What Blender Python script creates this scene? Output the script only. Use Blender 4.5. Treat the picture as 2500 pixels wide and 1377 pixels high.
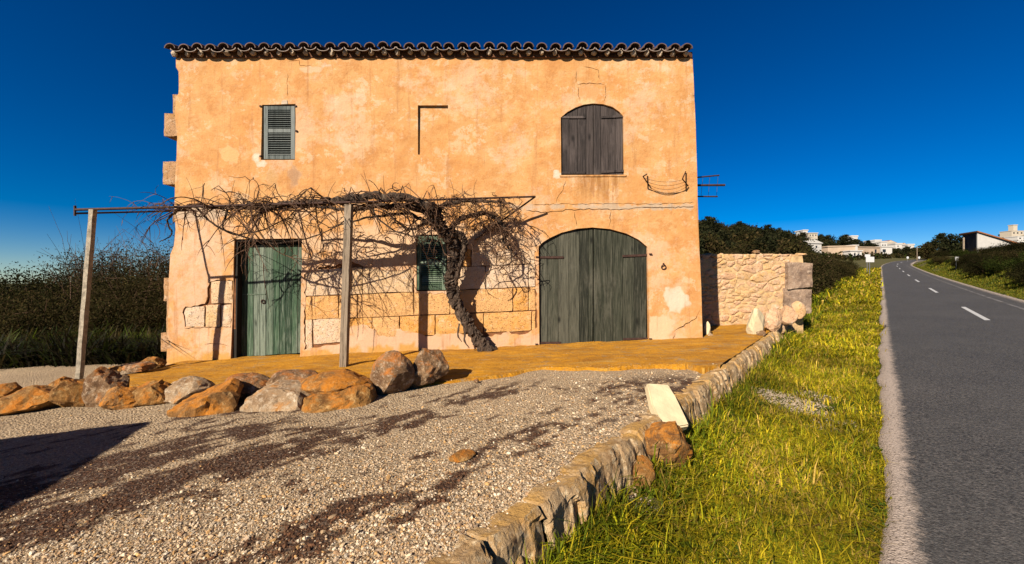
import bpy, bmesh, math, random
import numpy as np
from mathutils import Vector, Matrix
from mathutils.geometry import delaunay_2d_cdt

for o in list(bpy.data.objects):
    bpy.data.objects.remove(o)
SC = bpy.context.scene
random.seed(7)
RNG = np.random.default_rng(7)

# ------------------------------------------------------------------ camera
CZ = 1.5                                   # lens height above the yard
cam_d = bpy.data.cameras.new('camera')
cam = bpy.data.objects.new('camera', cam_d)
SC.collection.objects.link(cam)
cam.location = (0, 0, CZ)
cam.rotation_euler = (math.radians(90), 0, 0)
cam_d.sensor_width = 36.0
cam_d.lens = 14.4
cam_d.clip_start = 0.05
cam_d.clip_end = 6000
SC.camera = cam

# ------------------------------------------------------------------ sky and sun
LDIR = Vector((0.72, 1.0, -0.73)).normalized()      # the way the light travels
SUN_EL = math.asin(-LDIR.z)
w = bpy.data.worlds.new('World')
SC.world = w
w.use_nodes = True
wn = w.node_tree.nodes
wl = w.node_tree.links
wn.clear()
sky = wn.new('ShaderNodeTexSky')
sky.sky_type = 'NISHITA'
sky.sun_disc = False
sky.sun_elevation = SUN_EL
sky.sun_rotation = math.atan2(-LDIR.x, -LDIR.y)
sky.altitude = 0
sky.air_density = 0.8
sky.dust_density = 0.0
sky.ozone_density = 5.0
hsv = wn.new('ShaderNodeHueSaturation')
hsv.inputs['Saturation'].default_value = 1.38
hsv.inputs['Hue'].default_value = 0.507
hsv.inputs['Value'].default_value = 0.50
bg = wn.new('ShaderNodeBackground')
bg.inputs['Strength'].default_value = 0.053
wo = wn.new('ShaderNodeOutputWorld')
gam = wn.new('ShaderNodeGamma')
gam.inputs['Gamma'].default_value = 1.2
wl.new(sky.outputs[0], gam.inputs['Color'])
wl.new(gam.outputs[0], hsv.inputs['Color'])
wl.new(hsv.outputs[0], bg.inputs['Color'])
wl.new(bg.outputs[0], wo.inputs[0])

sun_d = bpy.data.lights.new('sun', 'SUN')
sun = bpy.data.objects.new('sun', sun_d)
SC.collection.objects.link(sun)
sun.location = (-8, -10, 9)
sun.rotation_euler = LDIR.to_track_quat('-Z', 'Y').to_euler()
sun_d.energy = 5.0
sun_d.angle = math.radians(0.5)
sun_d.color = (1.0, 0.90, 0.76)

vs = SC.view_settings
vs.view_transform = 'Standard'
vs.look = 'None'
vs.exposure = 1.14
vs.gamma = 1.0
vs.use_curve_mapping = False
SC.cycles.use_denoising = True
SC.cycles.max_bounces = 6
SC.cycles.diffuse_bounces = 1
SC.cycles.transparent_max_bounces = 8

# ------------------------------------------------------------------ helpers
F = 1000.0
def P(px, py, Y):
    return np.array([(px - 1250.0) / F * Y, Y, CZ + (688.5 - py) / F * Y])

_h = np.random.default_rng(99).random(65536)
def _hash(i, j, k, seed):
    n = (i * 374761393 + j * 668265263 + k * 2147483647 + seed * 1274126177) & 0x7fffffff
    n = (n ^ (n >> 13)) * 1103515245 & 0x7fffffff
    return _h[(n ^ (n >> 16)) & 65535]
def vnoise(p, seed=0):
    p = np.atleast_2d(np.asarray(p, float))
    if p.shape[1] == 2:
        p = np.c_[p, np.zeros(len(p))]
    b = np.floor(p).astype(np.int64)
    f = p - b
    f = f * f * (3 - 2 * f)
    r = 0
    for dx in (0, 1):
        for dy in (0, 1):
            for dz in (0, 1):
                wgt = ((f[:, 0] if dx else 1 - f[:, 0]) * (f[:, 1] if dy else 1 - f[:, 1]) * (f[:, 2] if dz else 1 - f[:, 2]))
                r = r + wgt * _hash(b[:, 0] + dx, b[:, 1] + dy, b[:, 2] + dz, seed)
    return r
def fbm(p, oct=4, seed=0):
    p = np.atleast_2d(np.asarray(p, float))
    a, s, t = 1.0, 0, 0
    for o in range(oct):
        s = s + a * vnoise(p * 2 ** o, seed + o * 17)
        t += a
        a *= 0.5
    return s / t
def sstep(a, b, x):
    t = np.clip((np.asarray(x, float) - a) / (b - a), 0, 1)
    return t * t * (3 - 2 * t)

COL = SC.collection
ORG = {}
def origin(o):
    return ORG.get(o.name, np.zeros(3)) if o else np.zeros(3)
def finish(o, parent, loc, label=None, cat=None, group=None, kind=None):
    COL.objects.link(o)
    ORG[o.name] = np.array(loc, float)
    if parent:
        o.parent = parent
        o.location = np.array(loc, float) - origin(parent)
    else:
        o.location = loc
    for k, v in (('label', label), ('category', cat), ('group', group), ('kind', kind)):
        if v:
            o[k] = v
    return o
def empty(name, loc, label=None, cat=None, group=None, kind=None, parent=None):
    o = bpy.data.objects.new(name, None)
    o.empty_display_size = 0.2
    return finish(o, parent, loc, label, cat, group, kind)
def np_mesh(name, V, Fs, mat, col=None, smooth=False):
    me = bpy.data.meshes.new(name)
    V = np.ascontiguousarray(V, np.float32)
    me.vertices.add(len(V))
    me.vertices.foreach_set('co', V.ravel())
    Fs = [np.asarray(f, np.int32) for f in Fs if len(f)]
    tot = np.concatenate([np.full(len(f), f.shape[1], np.int32) for f in Fs])
    lv = np.concatenate([f.ravel() for f in Fs])
    me.loops.add(len(lv))
    me.loops.foreach_set('vertex_index', lv)
    me.polygons.add(len(tot))
    st = np.concatenate([[0], np.cumsum(tot)[:-1]]).astype(np.int32)
    me.polygons.foreach_set('loop_start', st)
    me.polygons.foreach_set('loop_total', tot)
    me.update(calc_edges=True)
    me.polygons.foreach_set('use_smooth', np.full(len(tot), bool(smooth)))
    if col is not None:
        a = me.color_attributes.new('Col', 'FLOAT_COLOR', 'POINT')
        c = np.ones((len(V), 4), np.float32)
        c[:, :col.shape[1]] = col
        a.data.foreach_set('color', c.ravel())
    if mat:
        me.materials.append(mat)
    return me
def mk(name, V, Fs, mat, parent=None, loc=None, col=None, smooth=False, **kw):
    """a mesh object from world coordinates"""
    V = np.asarray(V, float)
    if loc is None:
        loc = origin(parent) if parent else np.array([*(V.mean(0)[:2]), V[:, 2].min()])
    if not isinstance(Fs, list):
        Fs = [Fs]
    me = np_mesh(name, V - np.asarray(loc), Fs, mat, col, smooth)
    return finish(bpy.data.objects.new(name, me), parent, loc, **kw)
def put(name, me, parent, loc, rot=None, scale=None, **kw):
    o = bpy.data.objects.new(name, me)
    finish(o, parent, loc, **kw)
    if rot is not None:
        o.rotation_euler = rot
    if scale is not None:
        o.scale = scale
    return o
def py_mesh(name, V, faces, mat, smooth=False):
    me = bpy.data.meshes.new(name)
    me.from_pydata([tuple(v) for v in V], [], faces)
    me.update()
    if mat:
        me.materials.append(mat)
    if smooth:
        for p in me.polygons:
            p.use_smooth = True
    return me
def bev_box(name, sx, sy, sz, mat, b=0.004, jit=0.0, taper=0.0):
    """box centred in x and y, standing on z 0, edges chamfered"""
    bm = bmesh.new()
    bmesh.ops.create_cube(bm, size=1)
    for v in bm.verts:
        v.co = Vector((v.co.x * sx, v.co.y * sy, (v.co.z + .5) * sz))
        if jit:
            v.co += Vector([random.uniform(-jit, jit) for _ in range(3)])
        if taper and v.co.z > sz * .5:
            v.co.x *= 1 - taper
            v.co.y *= 1 - taper
    if b:
        bmesh.ops.bevel(bm, geom=list(bm.edges), offset=b, segments=1, affect='EDGES')
    bmesh.ops.recalc_face_normals(bm, faces=bm.faces)
    me = bpy.data.meshes.new(name)
    bm.to_mesh(me)
    bm.free()
    if mat:
        me.materials.append(mat)
    return me
def prism_xz(poly, y0, y1):
    """polygon in x,z pushed along y"""
    n = len(poly)
    V = [(x, y0, z) for x, z in poly] + [(x, y1, z) for x, z in poly]
    fs = [list(range(n)), list(range(2 * n - 1, n - 1, -1))]
    for i in range(n):
        j = (i + 1) % n
        fs.append([i, i + n, j + n, j])
    return V, fs
def mk_py(name, V, faces, mat, parent=None, loc=None, smooth=False, bevel=0.0, **kw):
    V = np.asarray(V, float)
    if loc is None:
        loc = origin(parent) if parent else np.array([*(V.mean(0)[:2]), V[:, 2].min()])
    bm = bmesh.new()
    vs_ = [bm.verts.new(tuple(v - np.asarray(loc))) for v in V]
    for f in faces:
        try:
            bm.faces.new([vs_[i] for i in f])
        except ValueError:
            pass
    bmesh.ops.recalc_face_normals(bm, faces=bm.faces)
    if bevel:
        bmesh.ops.bevel(bm, geom=list(bm.edges), offset=bevel, segments=1, affect='EDGES')
    me = bpy.data.meshes.new(name)
    bm.to_mesh(me)
    bm.free()
    if mat:
        me.materials.append(mat)
    if smooth:
        for p in me.polygons:
            p.use_smooth = True
    return finish(bpy.data.objects.new(name, me), parent, loc, **kw)
def tube(pts, rad, sides=6, wob=0.0, cap=True):
    pts = np.asarray(pts, float)
    n = len(pts)
    rad = np.broadcast_to(np.asarray(rad, float), (n,))
    t = np.gradient(pts, axis=0)
    t /= np.linalg.norm(t, axis=1)[:, None] + 1e-9
    up = np.array([0, 0, 1.0]) if abs(t[0][2]) < .9 else np.array([1.0, 0, 0])
    a = np.cross(t, up)
    a /= np.linalg.norm(a, axis=1)[:, None] + 1e-9
    b = np.cross(t, a)
    ang = np.arange(sides) * 2 * math.pi / sides
    r = rad[:, None] * np.ones(sides)
    if wob:
        r = r * (1 + wob * (RNG.random((n, sides)) - .5) * 2)
    V = pts[:, None, :] + r[:, :, None] * (np.cos(ang)[None, :, None] * a[:, None, :] + np.sin(ang)[None, :, None] * b[:, None, :])
    V = V.reshape(-1, 3)
    i = np.arange(n - 1)[:, None] * sides
    j = np.arange(sides)[None, :]
    j2 = (j + 1) % sides
    Q = np.stack([i + j, i + j2, i + sides + j2, i + sides + j], -1).reshape(-1, 4)
    return V, Q
def join(parts):
    """list of (V, Q) with equal face size"""
    Vs, Qs, o = [], [], 0
    for V, Q in parts:
        Vs.append(V)
        Qs.append(np.asarray(Q) + o)
        o += len(V)
    return np.concatenate(Vs), np.concatenate(Qs)
def smooth_path(pts, n):
    pts = np.asarray(pts, float)
    m = len(pts)
    pp = np.vstack([2 * pts[0] - pts[1], pts, 2 * pts[-1] - pts[-2]])
    out = []
    for s in np.linspace(0, m - 1 - 1e-6, n):
        i = int(s)
        t = s - i
        p0, p1, p2, p3 = pp[i:i + 4]
        out.append(.5 * (2 * p1 + (p2 - p0) * t + (2 * p0 - 5 * p1 + 4 * p2 - p3) * t ** 2 + (3 * p1 - p0 - 3 * p2 + p3) * t ** 3))
    return np.array(out)
def inpoly(x, y, poly):
    x = np.asarray(x)
    y = np.asarray(y)
    r = np.zeros(x.shape, bool)
    n = len(poly)
    for i in range(n):
        x0, y0 = poly[i]
        x1, y1 = poly[(i + 1) % n]
        c = ((y0 > y) != (y1 > y)) & (x < (x1 - x0) * (y - y0) / (y1 - y0 + 1e-12) + x0)
        r ^= c
    return r

# ------------------------------------------------------------------ materials
MATS = {}
class NT:
    def __init__(s, name):
        m = bpy.data.materials.new(name)
        m.use_nodes = True
        s.m, s.n, s.l = m, m.node_tree.nodes, m.node_tree.links
        s.b = s.n['Principled BSDF']
        s.out = s.n['Material Output']
        s.tc = s.n.new('ShaderNodeTexCoord')
        s.b.inputs['Specular IOR Level'].default_value = 0.25
    def set(s, sock, v):
        if hasattr(v, 'default_value') or isinstance(v, bpy.types.NodeSocket):
            s.l.new(v, sock)
        elif isinstance(v, (tuple, list)) and len(v) == 3 and sock.type == 'RGBA':
            sock.default_value = (*v, 1)
        else:
            sock.default_value = v
    def coord(s, kind='Object', scale=(1, 1, 1), rot=(0, 0, 0)):
        mp = s.n.new('ShaderNodeMapping')
        s.l.new(s.tc.outputs[kind], mp.inputs[0])
        mp.inputs['Scale'].default_value = scale
        mp.inputs['Rotation'].default_value = rot
        return mp.outputs[0]
    def world(s, scale=(1, 1, 1), rot=(0, 0, 0)):
        g = s.n.new('ShaderNodeNewGeometry')
        mp = s.n.new('ShaderNodeMapping')
        s.l.new(g.outputs['Position'], mp.inputs[0])
        mp.inputs['Scale'].default_value = scale
        mp.inputs['Rotation'].default_value = rot
        return mp.outputs[0]
    def noise(s, vec, scale, detail=5, rough=.6, dist=0.0):
        n = s.n.new('ShaderNodeTexNoise')
        s.l.new(vec, n.inputs['Vector'])
        n.inputs['Scale'].default_value = scale
        n.inputs['Detail'].default_value = detail
        n.inputs['Roughness'].default_value = rough
        n.inputs['Distortion'].default_value = dist
        return n.outputs['Fac']
    def voro(s, vec, scale, feature='F1', out='Distance', rand=1.0):
        n = s.n.new('ShaderNodeTexVoronoi')
        n.feature = feature
        s.l.new(vec, n.inputs['Vector'])
        n.inputs['Scale'].default_value = scale
        n.inputs['Randomness'].default_value = rand
        return n.outputs[out]
    def ramp(s, fac, a, b, ca=0.0, cb=1.0):
        n = s.n.new('ShaderNodeMapRange')
        s.l.new(fac, n.inputs[0])
        for i, v in enumerate((a, b, ca, cb)):
            n.inputs[i + 1].default_value = v
        n.clamp = True
        return n.outputs[0]
    def mix(s, fac, a, b, mode='MIX'):
        n = s.n.new('ShaderNodeMix')
        n.data_type = 'RGBA'
        n.blend_type = mode
        s.set(n.inputs['Factor'], fac)
        s.set(n.inputs['A'], a)
        s.set(n.inputs['B'], b)
        return n.outputs['Result']
    def math(s, op, a, b=0.0):
        n = s.n.new('ShaderNodeMath')
        n.operation = op
        s.set(n.inputs[0], a)
        s.set(n.inputs[1], b)
        return n.outputs[0]
    def attr(s, name='Col', out='Color'):
        n = s.n.new('ShaderNodeAttribute')
        n.attribute_name = name
        return n.outputs[out]
    def rand(s):
        return s.n.new('ShaderNodeObjectInfo').outputs['Random']
    def up(s):
        g = s.n.new('ShaderNodeNewGeometry')
        x = s.n.new('ShaderNodeSeparateXYZ')
        s.l.new(g.outputs['Normal'], x.inputs[0])
        return x.outputs[2]
    def base(s, c):
        s.set(s.b.inputs['Base Color'], s.mix(1.0, c, (.49, .49, .49), 'MULTIPLY'))
    def rough(s, v):
        s.set(s.b.inputs['Roughness'], v)
    def bump(s, h, strength=.5, dist=.02):
        n = s.n.new('ShaderNodeBump')
        s.l.new(h, n.inputs['Height'])
        n.inputs['Strength'].default_value = strength
        n.inputs['Distance'].default_value = dist
        s.l.new(n.outputs[0], s.b.inputs['Normal'])
    def translucent(s, col, fac):
        t = s.n.new('ShaderNodeBsdfTranslucent')
        s.set(t.inputs[0], col)
        mx = s.n.new('ShaderNodeMixShader')
        mx.inputs[0].default_value = fac
        s.l.new(s.b.outputs[0], mx.inputs[1])
        s.l.new(t.outputs[0], mx.inputs[2])
        s.l.new(mx.outputs[0], s.out.inputs[0])

def m_plain(name, c, r=.8, var=.3, scale=8.0, bump=.15, metal=0.0):
    t = NT(name)
    n = t.noise(t.world(), scale, 6, .65)
    d = tuple(x * (1 - var) for x in c)
    e = tuple(min(1, x * (1 + var)) for x in c)
    t.base(t.mix(t.ramp(n, .3, .7), d, e))
    t.rough(r)
    t.b.inputs['Metallic'].default_value = metal
    if bump:
        t.bump(t.noise(t.world(), scale * 6, 4), bump, .01)
    return t.m
def m_stucco(worn=True):
    t = NT('stucco')
    p = t.world()
    big = t.noise(p, .9, 6, .62)
    mid = t.noise(p, 3.4, 8, .72)
    fine = t.noise(p, 26, 5, .7)
    hor = t.noise(t.world((.8, 1, 1.5)), 2.6, 9, .74, .0)
    flk = t.noise(p, 1.35, 10, .74)
    flk2 = t.noise(t.world((1, 1, 1.3), (.4, .2, .9)), 2.1, 10, .76)
    c = t.mix(t.ramp(big, .36, .64), (.80, .36, .10), (.84, .44, .155))
    c = t.mix(t.ramp(mid, .46, .68), c, (.70, .285, .07))
    c = t.mix(t.math('MULTIPLY', t.ramp(hor, .53, .62), .40), c, (.90, .57, .27))
    c = t.mix(t.math('MULTIPLY', t.ramp(flk, .545, .60), .55), c, (.90, .60, .36))
    c = t.mix(t.math('MULTIPLY', t.ramp(flk2, .56, .585), .55), c, (.66, .26, .06))
    c = t.mix(t.math('MULTIPLY', t.ramp(flk2, .43, .405), .55), c, (.92, .66, .42))
    c = t.mix(t.math('MULTIPLY', t.ramp(mid, .40, .28), .7), c, (.90, .60, .32))
    c = t.mix(t.math('MULTIPLY', t.ramp(t.noise(p, 60, 3, .6), .62, .78), .5), c, (.45, .19, .06))
    a = t.attr() if worn else (.84, .5, .27)
    al = t.attr(out='Alpha') if worn else t.ramp(big, 5, 6)
    e = t.math('ADD', al, t.math('MULTIPLY', t.math('SUBTRACT', t.noise(p, 9, 6, .7), .5), .9))
    e = t.math('MULTIPLY', t.ramp(e, .30, .62), t.ramp(al, .02, .12))
    c = t.mix(e, c, a)
    dr = t.noise(t.world((7, 7, .45)), 1.3, 6, .7)
    c = t.mix(t.math('MULTIPLY', t.ramp(dr, .56, .66), .5), c, (.52, .21, .06))
    c = t.mix(t.math('MULTIPLY', t.ramp(t.noise(p, .55, 9, .78), .53, .60), .45), c, (.95, .66, .46))
    hair = t.noise(p, 75, 3, .8)
    c = t.mix(t.math('MULTIPLY', t.ramp(hair, .60, .70), .45), c, (.50, .20, .06))
    sx_ = t.n.new('ShaderNodeSeparateXYZ')
    t.l.new(t.world(), sx_.inputs[0])
    rx = t.math('MULTIPLY', t.ramp(sx_.outputs[0], 1.05, 1.32), t.ramp(sx_.outputs[0], 2.05, 1.82))
    rz_ = t.math('MULTIPLY', t.ramp(sx_.outputs[2], 2.85, 3.25), t.ramp(sx_.outputs[2], 3.47, 3.42))
    rn = t.ramp(t.noise(t.world((14, 14, .7)), 1.0, 4, .6), .44, .58)
    c = t.mix(t.math('MULTIPLY', t.math('MULTIPLY', rx, rz_), t.math('MULTIPLY', rn, .85)), c, (.42, .16, .025))
    spots = t.ramp(t.voro(p, 7.0), .05, .02)
    c = t.mix(t.math('MULTIPLY', spots, .7), c, (.16, .06, .02))
    c = t.mix(t.ramp(fine, .25, .75, 0, .16), c, (1.0, .72, .42))
    t.base(c)
    t.rough(.92)
    h = t.math('ADD', t.math('MULTIPLY', mid, 1.6), t.math('ADD', t.math('MULTIPLY', fine, .35), t.math('MULTIPLY', hor, .9)))
    t.bump(h, .55, .02)
    return t.m
def m_ashlar(name, tones, pore=1.0):
    t = NT(name)
    p = t.world()
    r = t.rand()
    n = t.noise(p, 5.0, 7, .7, .5)
    c = t.mix(t.ramp(r, .25, .6), tones[0], tones[1])
    c = t.mix(t.ramp(n, .42, .62), c, tones[2])
    c = t.mix(t.math('MULTIPLY', t.ramp(t.noise(p, 11, 6, .7), .56, .66), .8), c, tones[3])
    pits = t.ramp(t.noise(t.world((1, 1, 1.7)), 38, 3, .6), .60, .68)
    c = t.mix(t.math('MULTIPLY', pits, .55 * pore), c, (.22, .085, .02))
    t.base(c)
    t.rough(.95)
    t.bump(t.math('SUBTRACT', t.noise(p, 16, 7, .75), t.math('MULTIPLY', pits, .8)), .8, .025)
    return t.m
def m_rock(name, dark, mid, light, rust, rust_amt):
    t = NT(name)
    p = t.coord('Object')
    n = t.noise(p, 3.5, 7, .68, .4)
    c = t.mix(t.ramp(n, .33, .68), dark, mid)
    c = t.mix(t.ramp(t.noise(p, 14, 6, .75), .52, .68), c, light)
    rr = t.math('ADD', t.noise(p, 4.2, 6, .7, .8), t.math('MULTIPLY', t.up(), .10))
    c = t.mix(t.ramp(rr, .66 - rust_amt * .3, .80 - rust_amt * .3), c, rust)
    sp = t.ramp(t.noise(p, 45, 3, .6), .58, .70)
    c = t.mix(t.math('MULTIPLY', sp, .55), c, light)
    dk = t.ramp(t.noise(p, 21, 4, .7), .62, .72)
    c = t.mix(t.math('MULTIPLY', dk, .6), c, (.06, .035, .02))
    t.base(c)
    t.rough(.95)
    t.bump(t.math('ADD', t.noise(p, 9, 8, .75), t.math('MULTIPLY', t.noise(p, 40, 4, .7), .4)), .9, .04)
    return t.m
def m_planks(name, c1, c2, c3, streak=.5):
    t = NT(name)
    p = t.world((14, 14, 1.0))
    p2 = t.world((55, 55, 1.6))
    r = t.rand()
    n = t.noise(p, 1.6, 6, .65, .6)
    g = t.noise(p2, 1.4, 6, .7, .3)
    c = t.mix(t.ramp(n, .38, .62), c1, c2)
    c = t.mix(t.math('MULTIPLY', t.ramp(r, .55, .95), .55), c, c3)
    c = t.mix(t.math('MULTIPLY', t.ramp(r, .45, .0), .65), c, tuple(x * .45 for x in c1))
    c = t.mix(t.math('MULTIPLY', t.ramp(g, .52, .68), streak), c, c3)
    c = t.mix(t.math('MULTIPLY', t.ramp(g, .47, .36), .9), c, tuple(x * .15 for x in c1))
    w_ = t.noise(t.world((3, 3, .8)), 1.2, 6, .7)
    c = t.mix(t.math('MULTIPLY', t.ramp(w_, .52, .66), .45), c, c3)
    kn = t.ramp(t.voro(t.world((4.6, 4.6, 1.9)), 1.0), .17, .05)
    c = t.mix(t.math('MULTIPLY', kn, .85), c, tuple(x * .2 for x in c1))
    t.base(c)
    t.rough(.85)
    t.bump(t.math('ADD', g, t.math('MULTIPLY', n, .6)), .7, .012)
    return t.m
def m_attr(name, rough=.9, trans=0.0, bump=False, gain=1.0, spec=.25):
    t = NT(name)
    a = t.attr()
    if bump:
        n = t.noise(t.world(), 60, 4, .7)
        a = t.mix(t.ramp(n, .35, .7, .0, .30), a, (.24, .14, .07))
        t.bump(n, .6, .01)
    t.base(a)
    t.rough(rough)
    t.b.inputs['Specular IOR Level'].default_value = spec
    if trans:
        t.translucent(a, trans)
    return t.m
M = {}
M['stucco'] = m_stucco()
M['stucco_plain'] = m_stucco(False)
M['ashlar'] = m_ashlar('ashlar', ((.88, .56, .26), (.90, .66, .46), (.92, .62, .36), (.94, .78, .60)), .5)
M['ashlar_ochre'] = m_ashlar('ochre_ashlar', ((.90, .42, .095), (.90, .50, .20), (.94, .52, .20), (.96, .66, .40)))
M['mortar'] = m_plain('mortar', (.30, .12, .045), .95, .5, 9, .4)
M['quoin'] = m_ashlar('quoin_stone', ((.62, .34, .14), (.66, .38, .20), (.55, .28, .10), (.78, .56, .36)))
M['rubble'] = m_ashlar('rubble_stone', ((.84, .49, .27), (.86, .52, .22), (.88, .56, .34), (.95, .76, .55)), .8)
M['rubble_mortar'] = m_plain('rubble_mortar', (.78, .50, .25), .95, .35, 10, .5)
M['greystone'] = m_rock('grey_dressed_stone', (.22, .14, .10), (.64, .44, .30), (.82, .62, .45), (.56, .35, .20), .35)
M['tile'] = m_plain('roof_tile', (.17, .105, .08), .85, .55, 9, .4)
M['tilelit'] = m_plain('tile_end_lit', (.46, .36, .29), .9, .3, 14, .3)
M['tilerim'] = m_plain('lime_mortar', (.72, .56, .40), .9, .25, 12, .3)
M['brownwood'] = m_planks('eave_wood', (.16, .062, .026), (.22, .085, .034), (.28, .12, .05), .4)
M['green'] = m_planks('green_paint', (.030, .034, .018), (.066, .070, .044), (.20, .185, .135), .75)
M['greendoor'] = m_planks('worn_green_paint', (.034, .085, .042), (.085, .16, .085), (.40, .44, .35), .75)
M['shutter'] = m_planks('shutter_paint', (.11, .135, .125), (.20, .23, .215), (.36, .38, .35), .5)
M['shutter_green'] = m_planks('green_shutter_paint', (.07, .13, .075), (.16, .24, .13), (.40, .48, .36), .5)
M['greywood'] = m_planks('grey_weathered_wood', (.060, .045, .040), (.11, .084, .074), (.19, .15, .135), .5)
M['postwood'] = m_planks('post_concrete', (.30, .22, .145), (.44, .335, .23), (.56, .45, .33), .5)
M['postpale'] = m_plain('pale_post', (.50, .42, .31), .95, .5, 16, .9)
M['iron'] = m_plain('rusty_iron', (.085, .042, .03), .7, .45, 20, .3, .3)
M['wire'] = m_plain('wire', (.16, .09, .05), .6, .2, 20, 0, .3)
M['bark'] = None
M['dark'] = m_plain('dark_interior', (.012, .010, .009), .95, .2, 4, 0)
M['terracotta'] = m_plain('terracotta', (.42, .17, .07), .9, .35, 8, .2)
M['white'] = m_plain('white_wash', (.80, .76, .70), .9, .08, 3, .1)
M['cream'] = m_plain('cream_wash', (.72, .62, .48), .9, .12, 2, .1)
M['ochrewall'] = m_plain('far_ochre_wall', (.62, .46, .32), .9, .2, .6, .1)
M['glass'] = m_plain('dark_glass', (.03, .035, .045), .15, .1, 3, 0)
M['darkwall'] = m_plain('dark_render', (.055, .05, .05), .9, .3, 1, 0)
M['foliage'] = m_attr('foliage', .9, .30, spec=.04)
M['grass'] = m_attr('grass', .7, .30, spec=.12)
M['pebble'] = m_attr('pebble', .9, 0, True)
M['twig'] = m_plain('twig', (.155, .080, .042), .85, .5, 30, 0)
M['signwhite'] = m_plain('sign_white', (.85, .85, .84), .5, .04, 3, 0)
M['steel'] = m_plain('galvanised', (.35, .35, .35), .45, .15, 8, 0, .6)
def m_bark():
    t = NT('vine_bark')
    p = t.coord('Object', (1, 1, .22))
    n = t.noise(p, 30, 7, .72, .8)
    c = t.mix(t.ramp(n, .38, .62), (.030, .018, .012), (.20, .13, .085))
    c = t.mix(t.ramp(t.noise(p, 12, 5, .7), .58, .7), c, (.40, .29, .20))
    t.base(c)
    t.rough(.95)
    t.bump(n, 1.0, .05)
    return t.m
M['bark'] = m_bark()
M['rk_ochre'] = m_rock('ochre_rock', (.19, .075, .018), (.60, .30, .07), (.74, .46, .18), (.68, .23, .02), .45)
M['rk_rust'] = m_rock('rust_rock', (.17, .07, .022), (.56, .27, .07), (.72, .44, .18), (.70, .25, .022), .62)
M['rk_pale'] = m_rock('pale_rock', (.34, .20, .10), (.70, .50, .30), (.88, .72, .52), (.62, .26, .05), .25)
M['rk_grey'] = m_rock('speckled_rock', (.15, .07, .03), (.48, .29, .14), (.80, .60, .40), (.60, .20, .03), .42)
M['rk_slab'] = m_plain('cream_slab', (.92, .72, .44), .95, .14, 7, .35)

# ------------------------------------------------------------------ the lie of the land
def wall_x(y):                       # line of the retaining wall's face, parallel to the road
    return -1.70 + .86 * y
def road_bend(y):
    return .0042 * np.clip(np.asarray(y, float) - 66, 0, None) ** 2
def road_s(x, y):                    # metres right of the road's grass edge
    return (x - .9 * y - .08 - road_bend(y)) * .743
def terrain(x, y):
    x = np.asarray(x, float)
    y = np.asarray(y, float)
    t = 4.5 * np.tanh(x / 100.0) - .11
    yy = np.clip(y, 0, None)
    ramp = np.where(yy < 80, .00034 * yy ** 2, 2.176 + .0544 * (yy - 80))
    ramp = np.minimum(ramp, 9.0)
    t = t + ramp * sstep(-40, 30, x)
    left = x - wall_x(y)
    t = t + .36 * sstep(-.3, -1.0, left) * sstep(13, 9.6, y) * sstep(-14, -8, x) * 1.0
    t = t - .25 * sstep(-7, -9, x)
    t = t + .12 * sstep(.9, .1, left) * sstep(-.2, .05, left) * sstep(11, 8, y)
    s = road_s(x, y)
    bank = sstep(4.6, 7.6, s) * (1.35 + .5 * fbm(np.stack([x * .25, y * .25], -1).reshape(-1, 2), 3, 5).reshape(x.shape))
    bank = bank * sstep(0, 14, y) * (1 - .7 * sstep(60, 110, y))
    t = t + bank
    # wooded ridge behind
    def ridge(ax, ay, bx, by, h, wd):
        dx, dy = bx - ax, by - ay
        L2 = dx * dx + dy * dy
        u = np.clip(((x - ax) * dx + (y - ay) * dy) / L2, 0, 1)
        d = np.hypot(x - ax - u * dx, y - ay - u * dy)
        return h * np.exp(-(d / wd) ** 2)
    t = t + ridge(20, 150, 150, 240, 12.5, 42)
    t = t + ridge(210, 300, 330, 400, 5, 50)
    t = t + ridge(420, 330, 520, 400, 27, 60)
    far = np.hypot(x, y)
    t = t + sstep(60, 400, far) * (fbm(np.stack([x / 60, y / 60], -1).reshape(-1, 2), 3, 31).reshape(x.shape) - .5) * 4
    return t
def yard_z(x, y):
    return .045 * (np.asarray(x, float) + 6.5) * 1.0 + 0 * np.asarray(y, float)
def ground_hit(px, py, y0=30.0, y1=600.0):
    ys = np.linspace(y0, y1, 4000)
    xs = (px - 1250) / F * ys
    pr = 688.5 - (terrain(xs, ys) - CZ) / ys * F
    k = np.argmax(pr <= py)
    if pr[k] > py:
        k = int(np.argmin(pr))
    return np.array([xs[k], ys[k], float(terrain(xs[k], ys[k]))])

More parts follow.
